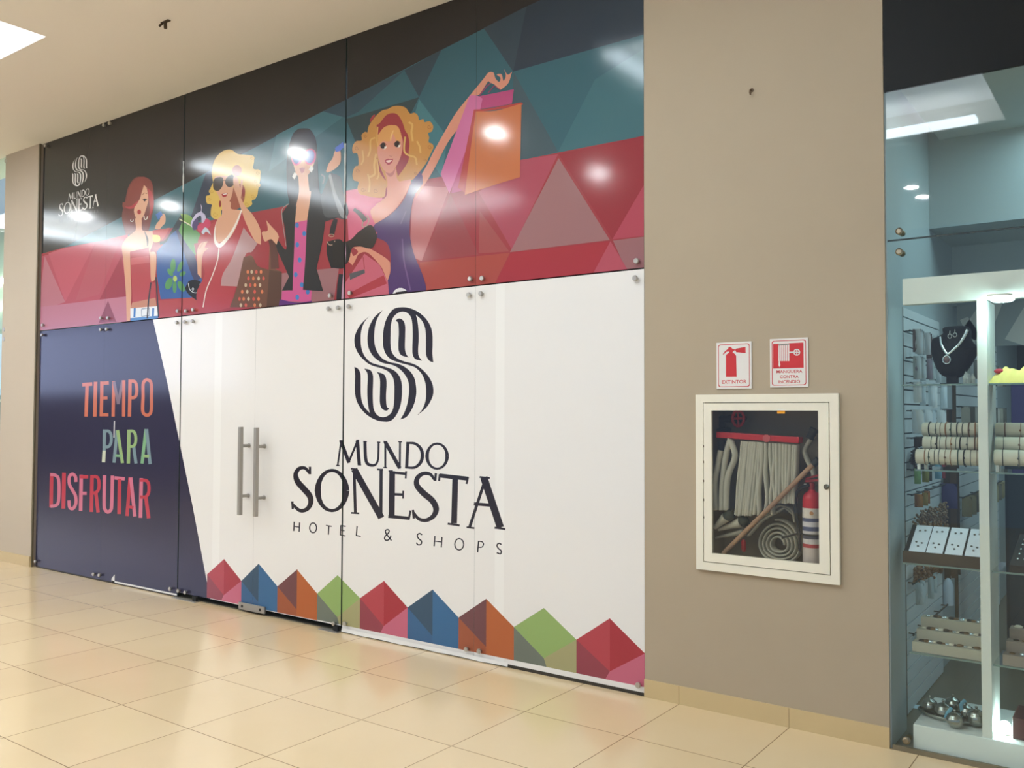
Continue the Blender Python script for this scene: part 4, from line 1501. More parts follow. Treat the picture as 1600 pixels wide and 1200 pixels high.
def draw_hose(t, at, r):
    flat(t, 'red_field', [[sg(948, 492), sg(1412, 482), sg(1408, 98), sg(948, 120)]], m_sred)
    pol = []
    for k in range(6):
        u = 1030 + k * 29
        pol.append([sg(u, 122), sg(u + 19, 121), sg(u + 19, 380), sg(u, 380)])
    pol.append([sg(1030, 118), sg(1190, 112), sg(1190, 135), sg(1030, 140)])
    pol.append([sg(1190, 238), sg(1262, 236), sg(1262, 258), sg(1190, 260)])
    pol.append([sg(1034, 380), sg(1049, 380), sg(1058, 440), sg(1044, 475), sg(1030, 440)])
    c = (1308, 246)
    for k in range(20):
        a0, a1 = 2 * math.pi * k / 20, 2 * math.pi * (k + 1) / 20
        pol.append([sg(c[0] + rr * math.cos(a), c[1] + rr * math.sin(a)) for rr, a in ((34, a0), (52, a0), (52, a1), (34, a1))])
    pol.append([sg(1300, 205), sg(1316, 205), sg(1316, 288), sg(1300, 288)])
    pol.append([sg(1266, 238), sg(1350, 238), sg(1350, 254), sg(1266, 254)])
    flat(t, 'hose_symbol', pol, m_sign, -.0069)
    for w, u0, u1, v0, v1 in (('MANGUERA', 1000, 1393, 560, 514), ('CONTRA', 1052, 1335, 640, 592), ('INCENDIO', 1030, 1358, 716, 668)):
        flat(t, 'lettering', text_faces(w, sg(u0, v0)[0], sg(u1, v0)[0], sg((u0 + u1) / 2, v0)[1], sg((u0 + u1) / 2, v1)[1]), m_sred)


sign(((80, 108), (612, 76), (632, 792), (98, 808)), 'white sign with red extinguisher symbol above one word', draw_ext)
sign(((893, 55), (1470, 12), (1488, 770), (905, 785)), 'white sign with red square hose symbol above three words', draw_hose)

# small things on wall and ceiling
p = on_y(1172, 141, -.02)
t = empty('wall_hook', (p[0], 0, p[2]), 'tiny rusty screw hook high on the beige wall', 'hook')
b = MB()
b.tube([(p[0], -.0005, p[2] + .005), (p[0], -.012, p[2] + .005), (p[0], -.022, p[2]), (p[0], -.024, p[2] - .014), (p[0], -.014, p[2] - .02)], .0045, 8)
b.lathe((p[0], -.0005, p[2] + .005), [(.012, 0), (.010, .003)], axis=(0, -1, 0), n=12)
b.build('screw', mat('rusty_steel', (110, 90, 70), .6, .5), t)
p = on_z(258, 38, CEIL_Z - .02)
t = empty('ceiling_anchor', (p[0], p[1], CEIL_Z), 'small dark bracket left on the bare ceiling', 'bracket')
b = MB()
b.box((p[0] - .04, p[1] - .012, CEIL_Z - .006), (p[0] + .05, p[1] + .012, CEIL_Z - .0005))
b.tube([(p[0], p[1], CEIL_Z - .004), (p[0] + .005, p[1], CEIL_Z - .05)], .012, 8)
b.build('plate', mat('dark_bracket', (92, 78, 60), .6, .4), t)
b = MB()
b.tube([(p[0] - .03, p[1], CEIL_Z - .004), (p[0] - .04, p[1] - .02, CEIL_Z - .03)], .008, 8)
b.build('stub', mat('dark_bracket', (92, 78, 60), .6, .4), t)
# ------------------------------------------------------------------ jewellery shop behind its window
m_cool = mat('pale_shop_paint', (178, 190, 190), .7, noise=.02, nscale=3)
m_swall = mat('grey_shop_paint', (150, 160, 160), .7, noise=.03, nscale=3)
XS = -1.10
DEPTH = 5.4
b = MB()
b.box((XS - .12, .32, 0), (XS, DEPTH, 3.6))
struct(b.build('wall_shop_left', m_cool))
b = MB()
b.box((X_W, .012, 0), (X_W + .006, .322, CEIL_Z))
struct(b.build('wall_shop_side', m_cool))
b = MB()
b.box((XS - .12, DEPTH, 0), (5, DEPTH + .1, 3.6))
struct(b.build('wall_shop_back', mat('dark_green_grey_wall', (92, 96, 88), .8, noise=.05, nscale=2)))
b = MB()
b.box((4.9, .3, 0), (5, DEPTH, 3.6))
struct(b.build('wall_shop_right', m_swall))
b = MB()
b.box((X_W + .008, .02, 3.22), (4.9, 1.33, 3.32))
b.box((XS, 1.33, 2.69), (5, 1.36, 3.32))
b.box((XS, 1.36, 2.69), (5, 2.05, 2.75))
b.box((XS, 2.05, 2.29), (5, 2.09, 2.75))
b.box((XS, 2.09, 2.50), (5, DEPTH, 2.56))
struct(b.build('ceiling_shop', m_cool))
# black fascia board and the panes below it
Z_F = 3.118
b = MB()
b.box((X_W + .004, -.004, Z_F), (5, .016, CEIL_Z))
tag(b.build('fascia_board', m_black), 'plain black fascia board above the jewellery shop window', 'fascia')
m_pane = glass_mat('shop_pane', (.955, .985, .972, 1))
m_groove0 = mat('dark_joint', (60, 70, 70), .6)
m_fit = mat('worn_standoff', (150, 140, 120), .35, .9)


def standoff(parent, u, v):
    p = on_y(u, v, -.02)
    mb = MB()
    mb.lathe((p[0], -.001, p[2]), [(.009, 0), (.009, .022), (.017, .023), (.017, .036), (.010, .040)], axis=(0, -1, 0), n=14)
    mb.lathe((p[0], .011, p[2]), [(.015, 0), (.015, .02)], axis=(0, 1, 0), n=12)
    mb.build('standoff', m_fit, parent)


t = empty('glass_panel', (1.8, 0, 2.401), 'clear upper shop pane below the black fascia', 'glass panel')
b = MB()
b.box((X_W + .012, 0, 2.401), (4.9, .010, Z_F - .0005))
b.build('glass_sheet', m_pane, t)
standoff(t, 1406, 362)
t = empty('glass_panel', (1.8, 0, .022), 'clear lower shop pane before the jewellery display', 'glass panel')
b = MB()
b.box((X_W + .012, 0, .022), (4.9, .010, 2.394))
b.build('glass_sheet', m_pane, t)
b = MB()
b.box((X_W + .012, .002, 2.394), (4.9, .008, 2.401))
b.build('joint_seal', m_groove0, t)
standoff(t, 1406, 394)
standoff(t, 1417, 1156)
b = MB()
b.box((X_W + .012, -.004, 0), (4.9, .014, .022))
struct(b.build('trim_4', mat('shop_floor_channel', (128, 116, 92), .5)))

# ---- showcase right behind the glass
m_case = mat('white_melamine', (232, 230, 218), .4)
m_shelf = glass_mat('shelf_glass', (.94, .975, .965, 1))
m_edge = mat('shelf_glass_edge', (120, 138, 130), .2)
YF, YB = .032, .275
xl = on_y(1410, 450, YF)[0]
zt, zb = on_y(1500, 428.5, YF)[2], on_y(1500, 471, YF)[2]
px0, px1 = on_y(1530, 800, YF)[0], on_y(1546, 800, YF)[0]
case = empty('display_case', (-.3, .15, 0), 'white framed jewellery showcase with glass shelves and lit post', 'showcase')
b = MB()
b.box((xl, YF, zb), (1.2, YF + .05, zt))
b.build('header', m_case, case, bevel=.003)
ZP = .127
b = MB()
b.box((-.947, .026, 0), (1.2, .52, ZP))
b.build('plinth', mat('white_plinth', (236, 238, 230), .3), case, bevel=.003)
post = MB()
post.box((px0, YF, ZP), (px1, YF + .075, zb))
post_o = post.build('post', m_case, case, bevel=.002)
b = MB()
b.box((px1 - .012, YF + .075, ZP), (px1, YB, zb))
b.build('side_board', m_case, case)
Z1, Z2, Z3, Z4 = 1.712, 1.312, .90, .455
for z, x0 in ((Z1, -.985), (Z2, -.93), (Z3 - .03, -.99), (Z4, -.965)):
    b = MB()
    b.box((x0, YF + .015, z - .008), (px1 - .015, YB + .06, z))
    s = b.build('glass_shelf', m_shelf, case)
    b = MB()
    b.box((x0, YF + .0135, z - .008), (px1 - .015, YF + .015, z))
    b.build('shelf_edge', m_edge, s)
    b = MB()
    b.box((px1 + .004, YF + .015, z - .008), (1.2, YB + .06, z))
    s = b.build('glass_shelf', m_shelf, case)
    b = MB()
    b.box((px1 + .004, YF + .0135, z - .008), (1.2, YF + .015, z))
    b.build('shelf_edge', m_edge, s)
m_led = mat('cold_led', (205, 244, 255), .5, emit=120)
for u, v, z, lab in ((1562, 468, zb - .012, 'cold white puck lamp under the showcase header'), (1570, 1132, ZP, 'cold white lamp glowing on the plinth beside the post')):
    p = on_z(u, v, z)
    if z < 1:
        p = on_y(u, v, .14)
        p[2] = ZP + .03
    t = empty('puck_light', p, lab, 'light')
    b = MB()
    if z > 1:
        b.lathe((p[0], p[1], z), [(.04, 0), (.046, .004), (.046, .012)], n=20)
        b.build('lens', m_led, t)
        b = MB()
        b.lathe((p[0], p[1], z + .012), [(.05, 0), (.05, .010)], n=20)
        b.build('housing', m_case, t)
    else:
        b.ball((p[0], p[1], p[2]), .028, 12, s=(.9, .9, 1.0))
        b.build('lens', m_led, t)
        b = MB()
        b.lathe((p[0], p[1], ZP), [(.03, 0), (.03, .006)], n=16)
        b.build('housing', m_case, t)

# ---- black bust with necklace
m_vel = mat('black_velvet', (22, 22, 24), .95)
YB_ = .17
c = on_y(1493, 560, YB_)
zt_ = on_y(1490, 511, YB_)[2]
t = empty('necklace_bust', (c[0], YB_, Z1), 'black velvet necklace bust on the upper glass shelf', 'bust')
outline = [(1475, 511), (1511, 510), (1516, 530), (1524, 540), (1528, 545), (1515, 570), (1500, 588), (1483, 590), (1468, 584), (1458, 565), (1454, 545), (1456, 530), (1466, 525), (1473, 520)]
OP = [on_y(u, v, YB_) for u, v in outline]
OP = [np.array(q) for q in spline([tuple(q) for q in OP], True, 4)]
cx, cz = np.mean([q[0] for q in OP]), np.mean([q[2] for q in OP])
b = MB()
rings = []
for s, dy in ((1.0, .05), (1.0, .012), (.96, -.004), (.82, -.022), (.55, -.036), (.2, -.042)):
    rings.append([(cx + (q[0] - cx) * s, YB_ + dy, cz + (q[2] - cz) * s) for q in OP])
n = len(OP)
v = [q for r in rings for q in r]
b.mesh(v, [(i * n + k, i * n + (k + 1) % n, (i + 1) * n + (k + 1) % n, (i + 1) * n + k) for i in range(len(rings) - 1) for k in range(n)], 0, True)
b.face(rings[-1])
b.face(rings[0][::-1])
b.build('body', m_vel, t)
b = MB()
b.box((cx - .025, YB_ - .005, Z1), (cx + .02, YB_ + .045, cz - .04))
b.box((cx - .05, YB_ - .02, Z1), (cx + .05, YB_ + .06, Z1 + .006))
b.build('stand', m_vel, t)
t2 = empty('necklace', (cx, YB_ - .05, cz), 'silver collar necklace with drop pendant on the black bust', 'necklace')
b = MB()
NP = [on_y(u, v, YB_ - .043) for u, v in ((1469, 526), (1471, 538), (1476, 548), (1481, 553), (1490, 546), (1500, 536), (1507, 525), (1512, 515))]
NP = spline([tuple(q) for q in NP], False, 5)
m_silver = mat('polished_silver', (226, 236, 236), .18, .9)
b.tube(NP, [.0045 + .0035 * k / len(NP) for k in range(len(NP))], 8)
b.build('collar', m_silver, t2)
b = MB()
q = on_y(1479, 562, YB_ - .048)
b.tube([(q[0] + .016 * math.cos(a * math.pi / 9), q[1], q[2] + .019 * math.sin(a * math.pi / 9)) for a in range(18)], .0025, 6, closed=True)
b.tube([(q[0], q[1], q[2] + .019), (q[0] + .004, q[1], q[2] + .034)], .002, 6)
b.build('pendant_ring', m_silver, t2)
b = MB()
b.ball(tuple(q), .014, 10, s=(1, .5, 1.1))
b.build('pendant_stone', mat('brown_stone', (98, 76, 74), .3), t2)
for k, (u, v) in enumerate(((1484, 524), (1492, 522))):
    q = on_y(u, v, YB_ - .046)
    t3 = empty('earring', q, 'small drop earring pinned on the neck of the black bust', 'earring', 'pair of earrings on the bust')
    b = MB()
    b.tube([(q[0] + .008 * math.cos(a * math.pi / 7), q[1], q[2] - .004 + .010 * math.sin(a * math.pi / 7)) for a in range(14)], .002, 6, closed=True)
    b.tube([(q[0], q[1], q[2] + .006), (q[0], q[1] + .004, q[2] + .022)], .0016, 6)
    b.build('drop', mat('dull_silver', (170, 170, 166), .3, .8), t3)

# ---- crystal piece and yellow cloth on the upper shelf
q = on_y(1514, 597, .12)
b = MB()
random.seed(3)
for k in range(9):
    a = k * .7
    h = .03 + .03 * random.random()
    x, y = q[0] + .028 * math.cos(a) * random.random(), .12 + .02 * math.sin(a)
    b.lathe((x, y, Z1), [(.010, 0), (.013, h * .5), (.001, h)], n=5, smooth=False)
tag(b.build('crystal_piece', mat('clear_crystal', (226, 232, 226), .05, trans=.6)), 'small clear crystal piece beside the bust on the upper shelf', 'ornament')
m_yel = mat('yellow_cloth', (226, 206, 116), .8, noise=.08, nscale=30)
ya, yb2 = on_y(1546, 590, .13)[0], on_y(1612, 590, .13)[0]
b = MB()
nu, nv = 22, 9
V = []
for i in range(nu + 1):
    for j in range(nv + 1):
        fx, fy = i / nu, j / nv
        ra_ = min(1, fx / .34)
        h = .078 * math.sin(math.pi * min(1, max(0, fy))) ** .7 * (ra_ * ra_ * (3 - 2 * ra_) * .62 + .38 * min(1, fx / .1)) * (.86 + .10 * math.sin(fx * 13 + 5 * fy) + .06 * math.sin(fx * 29 - 7 * fy))
        V.append((ya + (yb2 - ya) * fx, .07 + .12 * fy, Z1 + max(0.0005, h)))
b.mesh(V, [(i * (nv + 1) + j, (i + 1) * (nv + 1) + j, (i + 1) * (nv + 1) + j + 1, i * (nv + 1) + j + 1) for i in range(nu) for j in range(nv)], 0, True)
t = empty('folded_scarf', ((ya + yb2) / 2, .13, Z1), 'crumpled yellow scarf with a red corner on the upper shelf', 'scarf')
b.build('cloth', m_yel, t)
q = on_y(1560, 580, .09)
b = MB()
b.ball((q[0], .11, Z1 + .056), .014, 8, s=(1.5, 1.2, .8))
b.build('corner', mat('red_cloth', (190, 50, 60), .8), t)

# ---- bracelet rolls
m_roll = mat('cream_velvet_roll', (204, 196, 174), .9)
BR = [mat('bracelet_dark', (58, 52, 44), .35, .4), mat('bracelet_brown', (112, 78, 54), .4, .2), mat('bracelet_green', (70, 84, 70), .35, .3), mat('bracelet_grey', (120, 118, 110), .3, .6), mat('bracelet_amber', (150, 100, 60), .4)]
sets = [('upper', 671.5, 1442, .205), ('middle', 694, 1443, .150), ('lower', 715, 1432, .095)]
bays = [('bay beside the beige wall', None, px1 - .03), ('bay beyond the white post', px1 + .02, -.30)]
random.seed(11)
for bi, (bay, xa0, xb0) in enumerate(bays):
    for ri, (row, v, ul, y) in enumerate(sets):
        p = on_y(1500 if bi == 0 else 1580, v + (0 if bi == 0 else .5), y)
        xa = on_y(ul, v, y)[0] if xa0 is None else on_y((1556, 1556, 1554)[ri], v, y)[0]
        xb = xb0
        r = .034 if ri < 2 else .036
        z = p[2]
        t = empty('bracelet_roll', (xa, y, z - r), 'cream %s bracelet roll in the %s' % (row, bay), 'bracelet stand')
        b = MB()
        b.lathe((xa, y, z), [(r * .9, 0), (r, .006), (r, xb - xa - .006), (r * .9, xb - xa)], axis=(1, 0, 0), n=22)
        b.build('roll', m_roll, t)
        b = MB()
        for xx in (xa + .012, xb - .012):
            b.box((xx - .006, y - .012, Z2), (xx + .006, y + .012, z))
        b.build('rest', m_case, t)
        n = 10 if bi == 0 else 5
        for k in range(n):
            x = xa + .035 + (xb - xa - .06) * k / (n - 1) + random.uniform(-.006, .006)
            if bi and x > -.42:
                continue
            mm = BR[(k * 3 + ri * 2 + bi) % 5]
            b = MB()
            th = random.choice((.0014, .002, .003))
            tl = random.uniform(-.004, .004)
            ringp = [(x + tl * math.cos(a * math.pi / 12), y + (r + th * .6) * math.cos(a * math.pi / 12), z + (r + th * .6) * math.sin(a * math.pi / 12)) for a in range(24)]
            b.tube(ringp, th, 6, closed=True)
            if k % 3 == 1:
                for q in range(4):
                    a = math.pi * (1.0 + .28 * q)
                    b.ball((x, y + (r + .003) * math.cos(a), z + (r + .003) * math.sin(a)), .0048, 6)
            tag(b.build('bracelet', mm), 'thin bracelet round the %s cream roll, %s' % (row, bay), 'bracelet', 'bracelets on the %s roll, %s' % (row, bay))

# ---- tray of earring cards, and a black ring tray in the next bay
m_blk = mat('black_tray', (34, 33, 32), .5)
f0, f1 = on_y(1410, 861, YF + .03), on_y(1546, 882, YF + .03)
bz = on_y(1480, 824, .25)[2]
zf = Z3 + .012
xa, xb = -.99, px1 - .016
t = empty('earring_tray', ((xa + xb) / 2, .1, Z3 - .03), 'sloped black tray of white earring cards on the third shelf', 'tray')
b = MB()
v = [(xa, YF + .03, zf), (xb, YF + .03, zf), (xb, .27, bz), (xa, .27, bz)]
b.face(v)
b.face([(xa, YF + .03, Z3 - .03), (xb, YF + .03, Z3 - .03), (xb, YF + .03, zf), (xa, YF + .03, zf)])
b.face([(xb, .27, Z3 - .03), (xa, .27, Z3 - .03), (xa, .27, bz), (xb, .27, bz)])
b.face([(xa, YF + .03, Z3 - .03), (xa, YF + .03, zf), (xa, .27, bz), (xa, .27, Z3 - .03)])
b.face([(xb, YF + .03, Z3 - .03), (xb, .27, Z3 - .03), (xb, .27, bz), (xb, YF + .03, zf)])
b.build('body', m_blk, t)
b = MB()
b.box((xa, YF + .018, Z3 - .03), (xb, YF + .03, zf + .012))
b.build('lip', mat('brown_lip', (70, 58, 44), .5), t)
m_card = mat('white_card', (232, 236, 240), .5)
m_pin = mat('grey_stones', (120, 118, 112), .3, .5)
slope = (bz - zf) / (.27 - YF - .03)
for k, (u0, u1) in enumerate(((1420, 1447), (1447, 1474), (1476, 1505), (1507, 1534))):
    x0, x1 = on_y(u0, 850, .08)[0], on_y(u1, 855, .08)[0]
    t = empty('earring_card', ((x0 + x1) / 2, .15, zf + .02), ['white earring card at the beige wall end of the black tray', 'white card second from the beige wall with a glinting stone', 'white card third from the beige wall on the sloped tray', 'white card next to the white post on the sloped tray'][k], 'earring card')
    b = MB()
    y0_, y1_ = YF + .040, .262
    b.mesh([(x0, y0_, zf + (y0_ - YF - .03) * slope + .004), (x1 - .004, y0_, zf + (y0_ - YF - .03) * slope + .004), (x1 - .004, y1_, zf + (y1_ - YF - .03) * slope + .004), (x0, y1_, zf + (y1_ - YF - .03) * slope + .004),
            (x0, y0_, zf + (y0_ - YF - .03) * slope + .001), (x1 - .004, y0_, zf + (y0_ - YF - .03) * slope + .001), (x1 - .004, y1_, zf + (y1_ - YF - .03) * slope + .001), (x0, y1_, zf + (y1_ - YF - .03) * slope + .001)],
           [(0, 1, 2, 3), (0, 4, 5, 1), (1, 5, 6, 2), (2, 6, 7, 3), (3, 7, 4, 0), (4, 7, 6, 5)])
    b.build('card', m_card, t)
    for fx, fy in ((.3, .78), (.6, .8), (.28, .35), (.62, .32), (.45, .2)):
        yy = y0_ + (y1_ - y0_) * fy
        b = MB()
        b.ball((x0 + (x1 - x0) * fx, yy, zf + (yy - YF - .03) * slope + .006), .0055, 6, s=(1, 1.3, .8))
        b.build('earring', m_pin, t)
xa2, xb2 = on_y(1578, 880, .08)[0], -.28
t = empty('ring_tray', ((xa2 + xb2) / 2, .1, Z3 - .03), 'sloped black ring tray beyond the white post', 'tray')
b = MB()
b.mesh([(xa2, YF + .03, Z3 - .03), (xb2, YF + .03, Z3 - .03), (xb2, .27, Z3 - .03), (xa2, .27, Z3 - .03), (xa2, YF + .03, Z3), (xb2, YF + .03, Z3), (xb2 + .04, .27, bz - .01), (xa2 + .02, .27, bz - .01)],
       [(0, 3, 2, 1), (4, 5, 6, 7), (0, 1, 5, 4), (1, 2, 6, 5), (2, 3, 7, 6), (3, 0, 4, 7)])
b.build('body', m_blk, t)
for i in range(3):
    for j in range(5):
        yy = .10 + .032 * j
        zz = Z3 + (bz - .01 - Z3) * (yy - YF - .03) / (.27 - YF - .03) + .004
        x = xa2 + .025 + .026 * i + .02 * (yy - .06) / .2
        b = MB()
        b.ball((x, yy, zz), .005, 6)
        tag(b.build('ring', m_silver), 'tiny silver ring in the sloped black tray', 'ring', 'rings in the black tray')

# ---- stepped jewellery stands on the lowest shelf
m_step = mat('grey_step_card', (178, 172, 152), .7)
m_step2 = mat('taupe_step_card', (150, 136, 122), .7)
random.seed(5)
for bi, (xa, xb, m, lab, nj) in enumerate(((-.955, px1 - .03, m_step, 'grey three-step jewellery stand beside the slatted wall', 14), (on_y(1567, 1000, YF + .05)[0], -.25, m_step2, 'taupe three-step jewellery stand beyond the white post', 6))):
    t = empty('stepped_stand', ((xa + xb) / 2, .1, Z4), lab, 'jewellery stand')
    b = MB()
    prof = []
    y, z = YF + .03, Z4
    for k in range(3):
        b.box((xa + .006 * k, y + k * .068, Z4), (xb, y + (k + 1) * .068, Z4 + .046 * (k + 1)))
    b.build('steps', m, t, bevel=.002)
    mj = [mat('jewel_dark', (74, 68, 58), .35, .4), mat('jewel_bronze', (122, 98, 70), .35, .5), m_silver, mat('jewel_shell', (214, 206, 182), .4)]
    for k in range(3):
        for j in range(nj if bi == 0 else 3):
            if bi and j > 2: break
            x = xa + .03 + (xb - xa - .05) * (j + random.uniform(.1, .6)) / (nj if bi == 0 else 8)
            yy, zz = y + (k + .5) * .068, Z4 + .046 * (k + 1)
            b = MB()
            w = random.uniform(.008, .015)
            b.ball((x, yy, zz + w * .3), w, 7, s=(1.2, .9, .45))
            b.tube([(x + w * 1.1 * math.cos(a * math.pi / 6), yy + w * math.sin(a * math.pi / 6), zz + .002) for a in range(12)], .002, 5, closed=True)
            tag(b.build('brooch', mj[(j * 5 + k * 3 + bi) % 4]), 'small brooch lying on the %s' % ('grey stepped stand' if bi == 0 else 'taupe stepped stand'), 'jewellery', 'brooches on the %s stepped stand' % ('grey' if bi == 0 else 'taupe'))

# ---- silver tea pots on an oval tray
m_sil2 = mat('tarnished_silver', (164, 166, 158), .22, .9)
tc = on_z(1497, 1125, ZP)
t = empty('oval_tray', (tc[0], tc[1], ZP), 'oval silver tray with raised rim on the white plinth', 'tray')
b = MB()


def ell(s, z, n=40):
    return [(tc[0] - .012 + .165 * s * math.cos(2 * math.pi * k / n), tc[1] + .02 + .105 * s * math.sin(2 * math.pi * k / n), z) for k in range(n)]


R4 = [ell(.86, ZP + .001), ell(.9, ZP + .004), ell(1.0, ZP + .016), ell(1.02, ZP + .018), ell(1.0, ZP + .020), ell(.88, ZP + .008), ell(.3, ZP + .006)]
n = 40
b.mesh([q for r in R4 for q in r], [(i * n + k, i * n + (k + 1) % n, (i + 1) * n + (k + 1) % n, (i + 1) * n + k) for i in range(len(R4) - 1) for k in range(n)], 0, True)
b.face(R4[-1])
b.face(R4[0][::-1])
b.build('tray_body', m_sil2, t)
b = MB()
b.tube(ell(.99, ZP + .021), .0035, 6, closed=True)
b.build('rim', m_sil2, t)
PZ = ZP + .009
pots = [(1453, 1112, .038, 'silver lidded pot at the far end of the tray by the slatted wall'), (1474, 1121, .041, 'wide silver lidded pot second from the tray end'), (1489, 1110, .038, 'tall-knobbed silver pot at the back of the tray'),
        (1492, 1135, .038, 'silver pot with a blue ribbon at the front rim'), (1510, 1121, .035, 'bright silver pot with ribbon at the tray back'), (1526, 1133, .043, 'large shining silver pot beside the white post')]
for u, v, r, lab in pots:
    c = on_z(u, v, PZ)
    t = empty('silver_pot', (c[0], c[1], PZ), lab, 'pot')
    b = MB()
    b.lathe((c[0], c[1], PZ), [(r * .55, 0), (r * .6, .004), (r * .9, r * .35), (r, r * .7), (r * .92, r * 1.05), (r * .8, r * 1.2)], n=20)
    b.build('body', m_sil2, t)
    b = MB()
    b.lathe((c[0], c[1], PZ + r * 1.2), [(r * .86, 0), (r * .8, r * .14), (r * .45, r * .38), (r * .12, r * .5), (r * .1, r * .62)], n=20)
    k = b.build('lid', m_sil2, t)
    b = MB()
    b.ball((c[0], c[1], PZ + r * 1.9), r * .16, 8)
    b.build('knob', m_sil2, k)
m_rib = mat('pale_blue_ribbon', (132, 186, 204), .5)
for lab, pts in (('pale blue ribbon hanging over the front rim of the tray', ((1487, 1106), (1480, 1116), (1477, 1128), (1482, 1138))), ('pale blue ribbon tied between the back pots', ((1508, 1094), (1502, 1101), (1503, 1112), (1502, 1119)))):
    y = tc[1] - (.075 if 'front' in lab else .0)
    P = spline([tuple(on_y(u, v, y + .004 * k)) for k, (u, v) in enumerate(pts)], False, 5)
    b = MB()
    b.tube(P, .0085, 8, flat=((0, 1, 0), .25))
    tag(b.build('ribbon', m_rib), lab, 'ribbon')
q = on_z(1436, 1103, ZP + .001)
b = MB()
q = on_z(1436, 1106, 0)
b.mesh([(q[0] - .05, q[1], .012), (q[0] + .045, q[1] + .02, .012), (q[0] + .02, q[1] - .03, .002), (q[0] - .02, q[1] - .03, .002), (q[0], q[1], 0)], [(0, 1, 2, 3), (0, 4, 1), (1, 4, 2), (2, 4, 3), (3, 4, 0)])
tag(b.build('paper_scrap', mat('pale_paper', (214, 232, 240), .5)), 'scrap of pale blue paper on the floor at the slatted wall', 'paper')
# dark red box at the plinth end
xq = on_y(1583, 1130, .12)[0]
b = MB()
b.box((xq, .09, ZP), (-.2, .30, ZP + .095))
tag(b.build('gift_box', mat('dark_red_box', (86, 48, 48), .35), bevel=.003), 'dark red box on the plinth beside the glowing lamp', 'box')

# ---- slatted walls with their hooks
m_slat = mat('white_slat', (222, 230, 230), .5)
m_groove = mat('slat_groove', (70, 76, 72), .7)


def slatwall(y0, y1, label, rails):
    t = empty('slatwall', (XS, (y0 + y1) / 2, 0), label, 'slatwall')
    b = MB()
    b.box((XS + .0005, y0, .0), (XS + .006, y1, 2.136))
    b.build('grooves', m_groove, t)
    b = MB()
    z = .006
    while z < 2.12:
        b.box((XS + .005, y0, z), (XS + .020, y1, min(z + .069, 2.136)))
        z += .0772
    b.build('slats', m_slat, t)
    b = MB()
    b.box((XS + .0005, y0 - .012, 0), (XS + .021, y0, 2.136))
    b.build('edge_strip', mat('brown_edge_strip', (92, 82, 62), .6), t)
    for z in rails:
        b = MB()
        b.tube([(XS + .05, y0 + .01, z), (XS + .05, y1 - .01, z)], .005, 6)
        for k in range(5):
            yy = y0 + .05 + (y1 - y0 - .1) * k / 4
            b.tube([(XS + .015, yy, z), (XS + .05, yy, z)], .004, 6)
        b.build('hook_rail', m_groove, t)
    return t


def zrail(v):
    return float(on_x(1430, v, XS + .05)[2])


rows = [  # v of the rail, height in px, u positions, colours, words
    (519, 40, range(1414, 1464, 6), ((186, 190, 192), (206, 210, 212), (120, 104, 102), (214, 224, 228)), 'topmost row of clear trinket packets'),
    (560, 36, (1412, 1419, 1426, 1433, 1440, 1447, 1454, 1461), ((180, 190, 190), (210, 222, 226), (150, 140, 150)), 'second row of clear packets below the top one'),
    (599, 36, (1420, 1428, 1440, 1450, 1458, 1470), ((236, 246, 250), (244, 250, 252), (222, 236, 242)), 'row of white packets just under the upper glass shelf'),
    (642, 38, (1414, 1426, 1436, 1445, 1454, 1466), ((226, 240, 248), (240, 248, 252)), 'row of white packets beside the upper bracelet roll'),
    (684, 16, (1414, 1422), ((70, 60, 50),), 'dark brown pouches above the bead mass'),
    (733, 24, (1432, 1441, 1449, 1461, 1470), ((130, 170, 110), (150, 150, 76), (80, 76, 60), (120, 170, 190), (150, 60, 66)), 'bright key charms hanging under the second shelf'),
    (772, 22, (1418, 1425, 1432, 1440, 1447), ((164, 110, 60), (176, 124, 64), (150, 106, 58), (170, 146, 80)), 'orange brown charms on the slatted wall'),
    (910, 34, (1412, 1418, 1425, 1432, 1440, 1449, 1458), ((196, 216, 220), (212, 228, 232), (180, 200, 204)), 'low row of small bottles on cards'),
    (990, 24, (1420, 1432), ((206, 222, 226), (220, 232, 236)), 'lowest clear bags on the slatted wall')]
slatwall(.53, 1.49, 'white slatted wall panel with hook rails nearest the shop window', [zrail(r[0]) for r in rows])
m_hang = {}
random.seed(21)


def packet(cx, cy, ztop, w, h, rgb, yaw, shine):
    b = MB()
    nx, nz = 4, 6
    ca, sa = math.cos(yaw), math.sin(yaw)
    for side in (-1, 1):
        V = []
        for j in range(nz + 1):
            for i in range(nx + 1):
                fx, fz = i / nx, j / nz
                bulge = .012 * math.sin(math.pi * fx) * math.sin(math.pi * fz) * (1 + .4 * math.sin(7 * fz + 3 * fx))
                lx = (fx - .5) * w
                V.append((cx + lx * ca - side * bulge * sa, cy + lx * sa + side * bulge * ca, ztop - h * fz))
        b.mesh(V, [(j * (nx + 1) + i, j * (nx + 1) + i + 1, (j + 1) * (nx + 1) + i + 1, (j + 1) * (nx + 1) + i) for j in range(nz) for i in range(nx)], 0, True)
    return b, mat('packet_film', rgb, .22 if shine else .5)


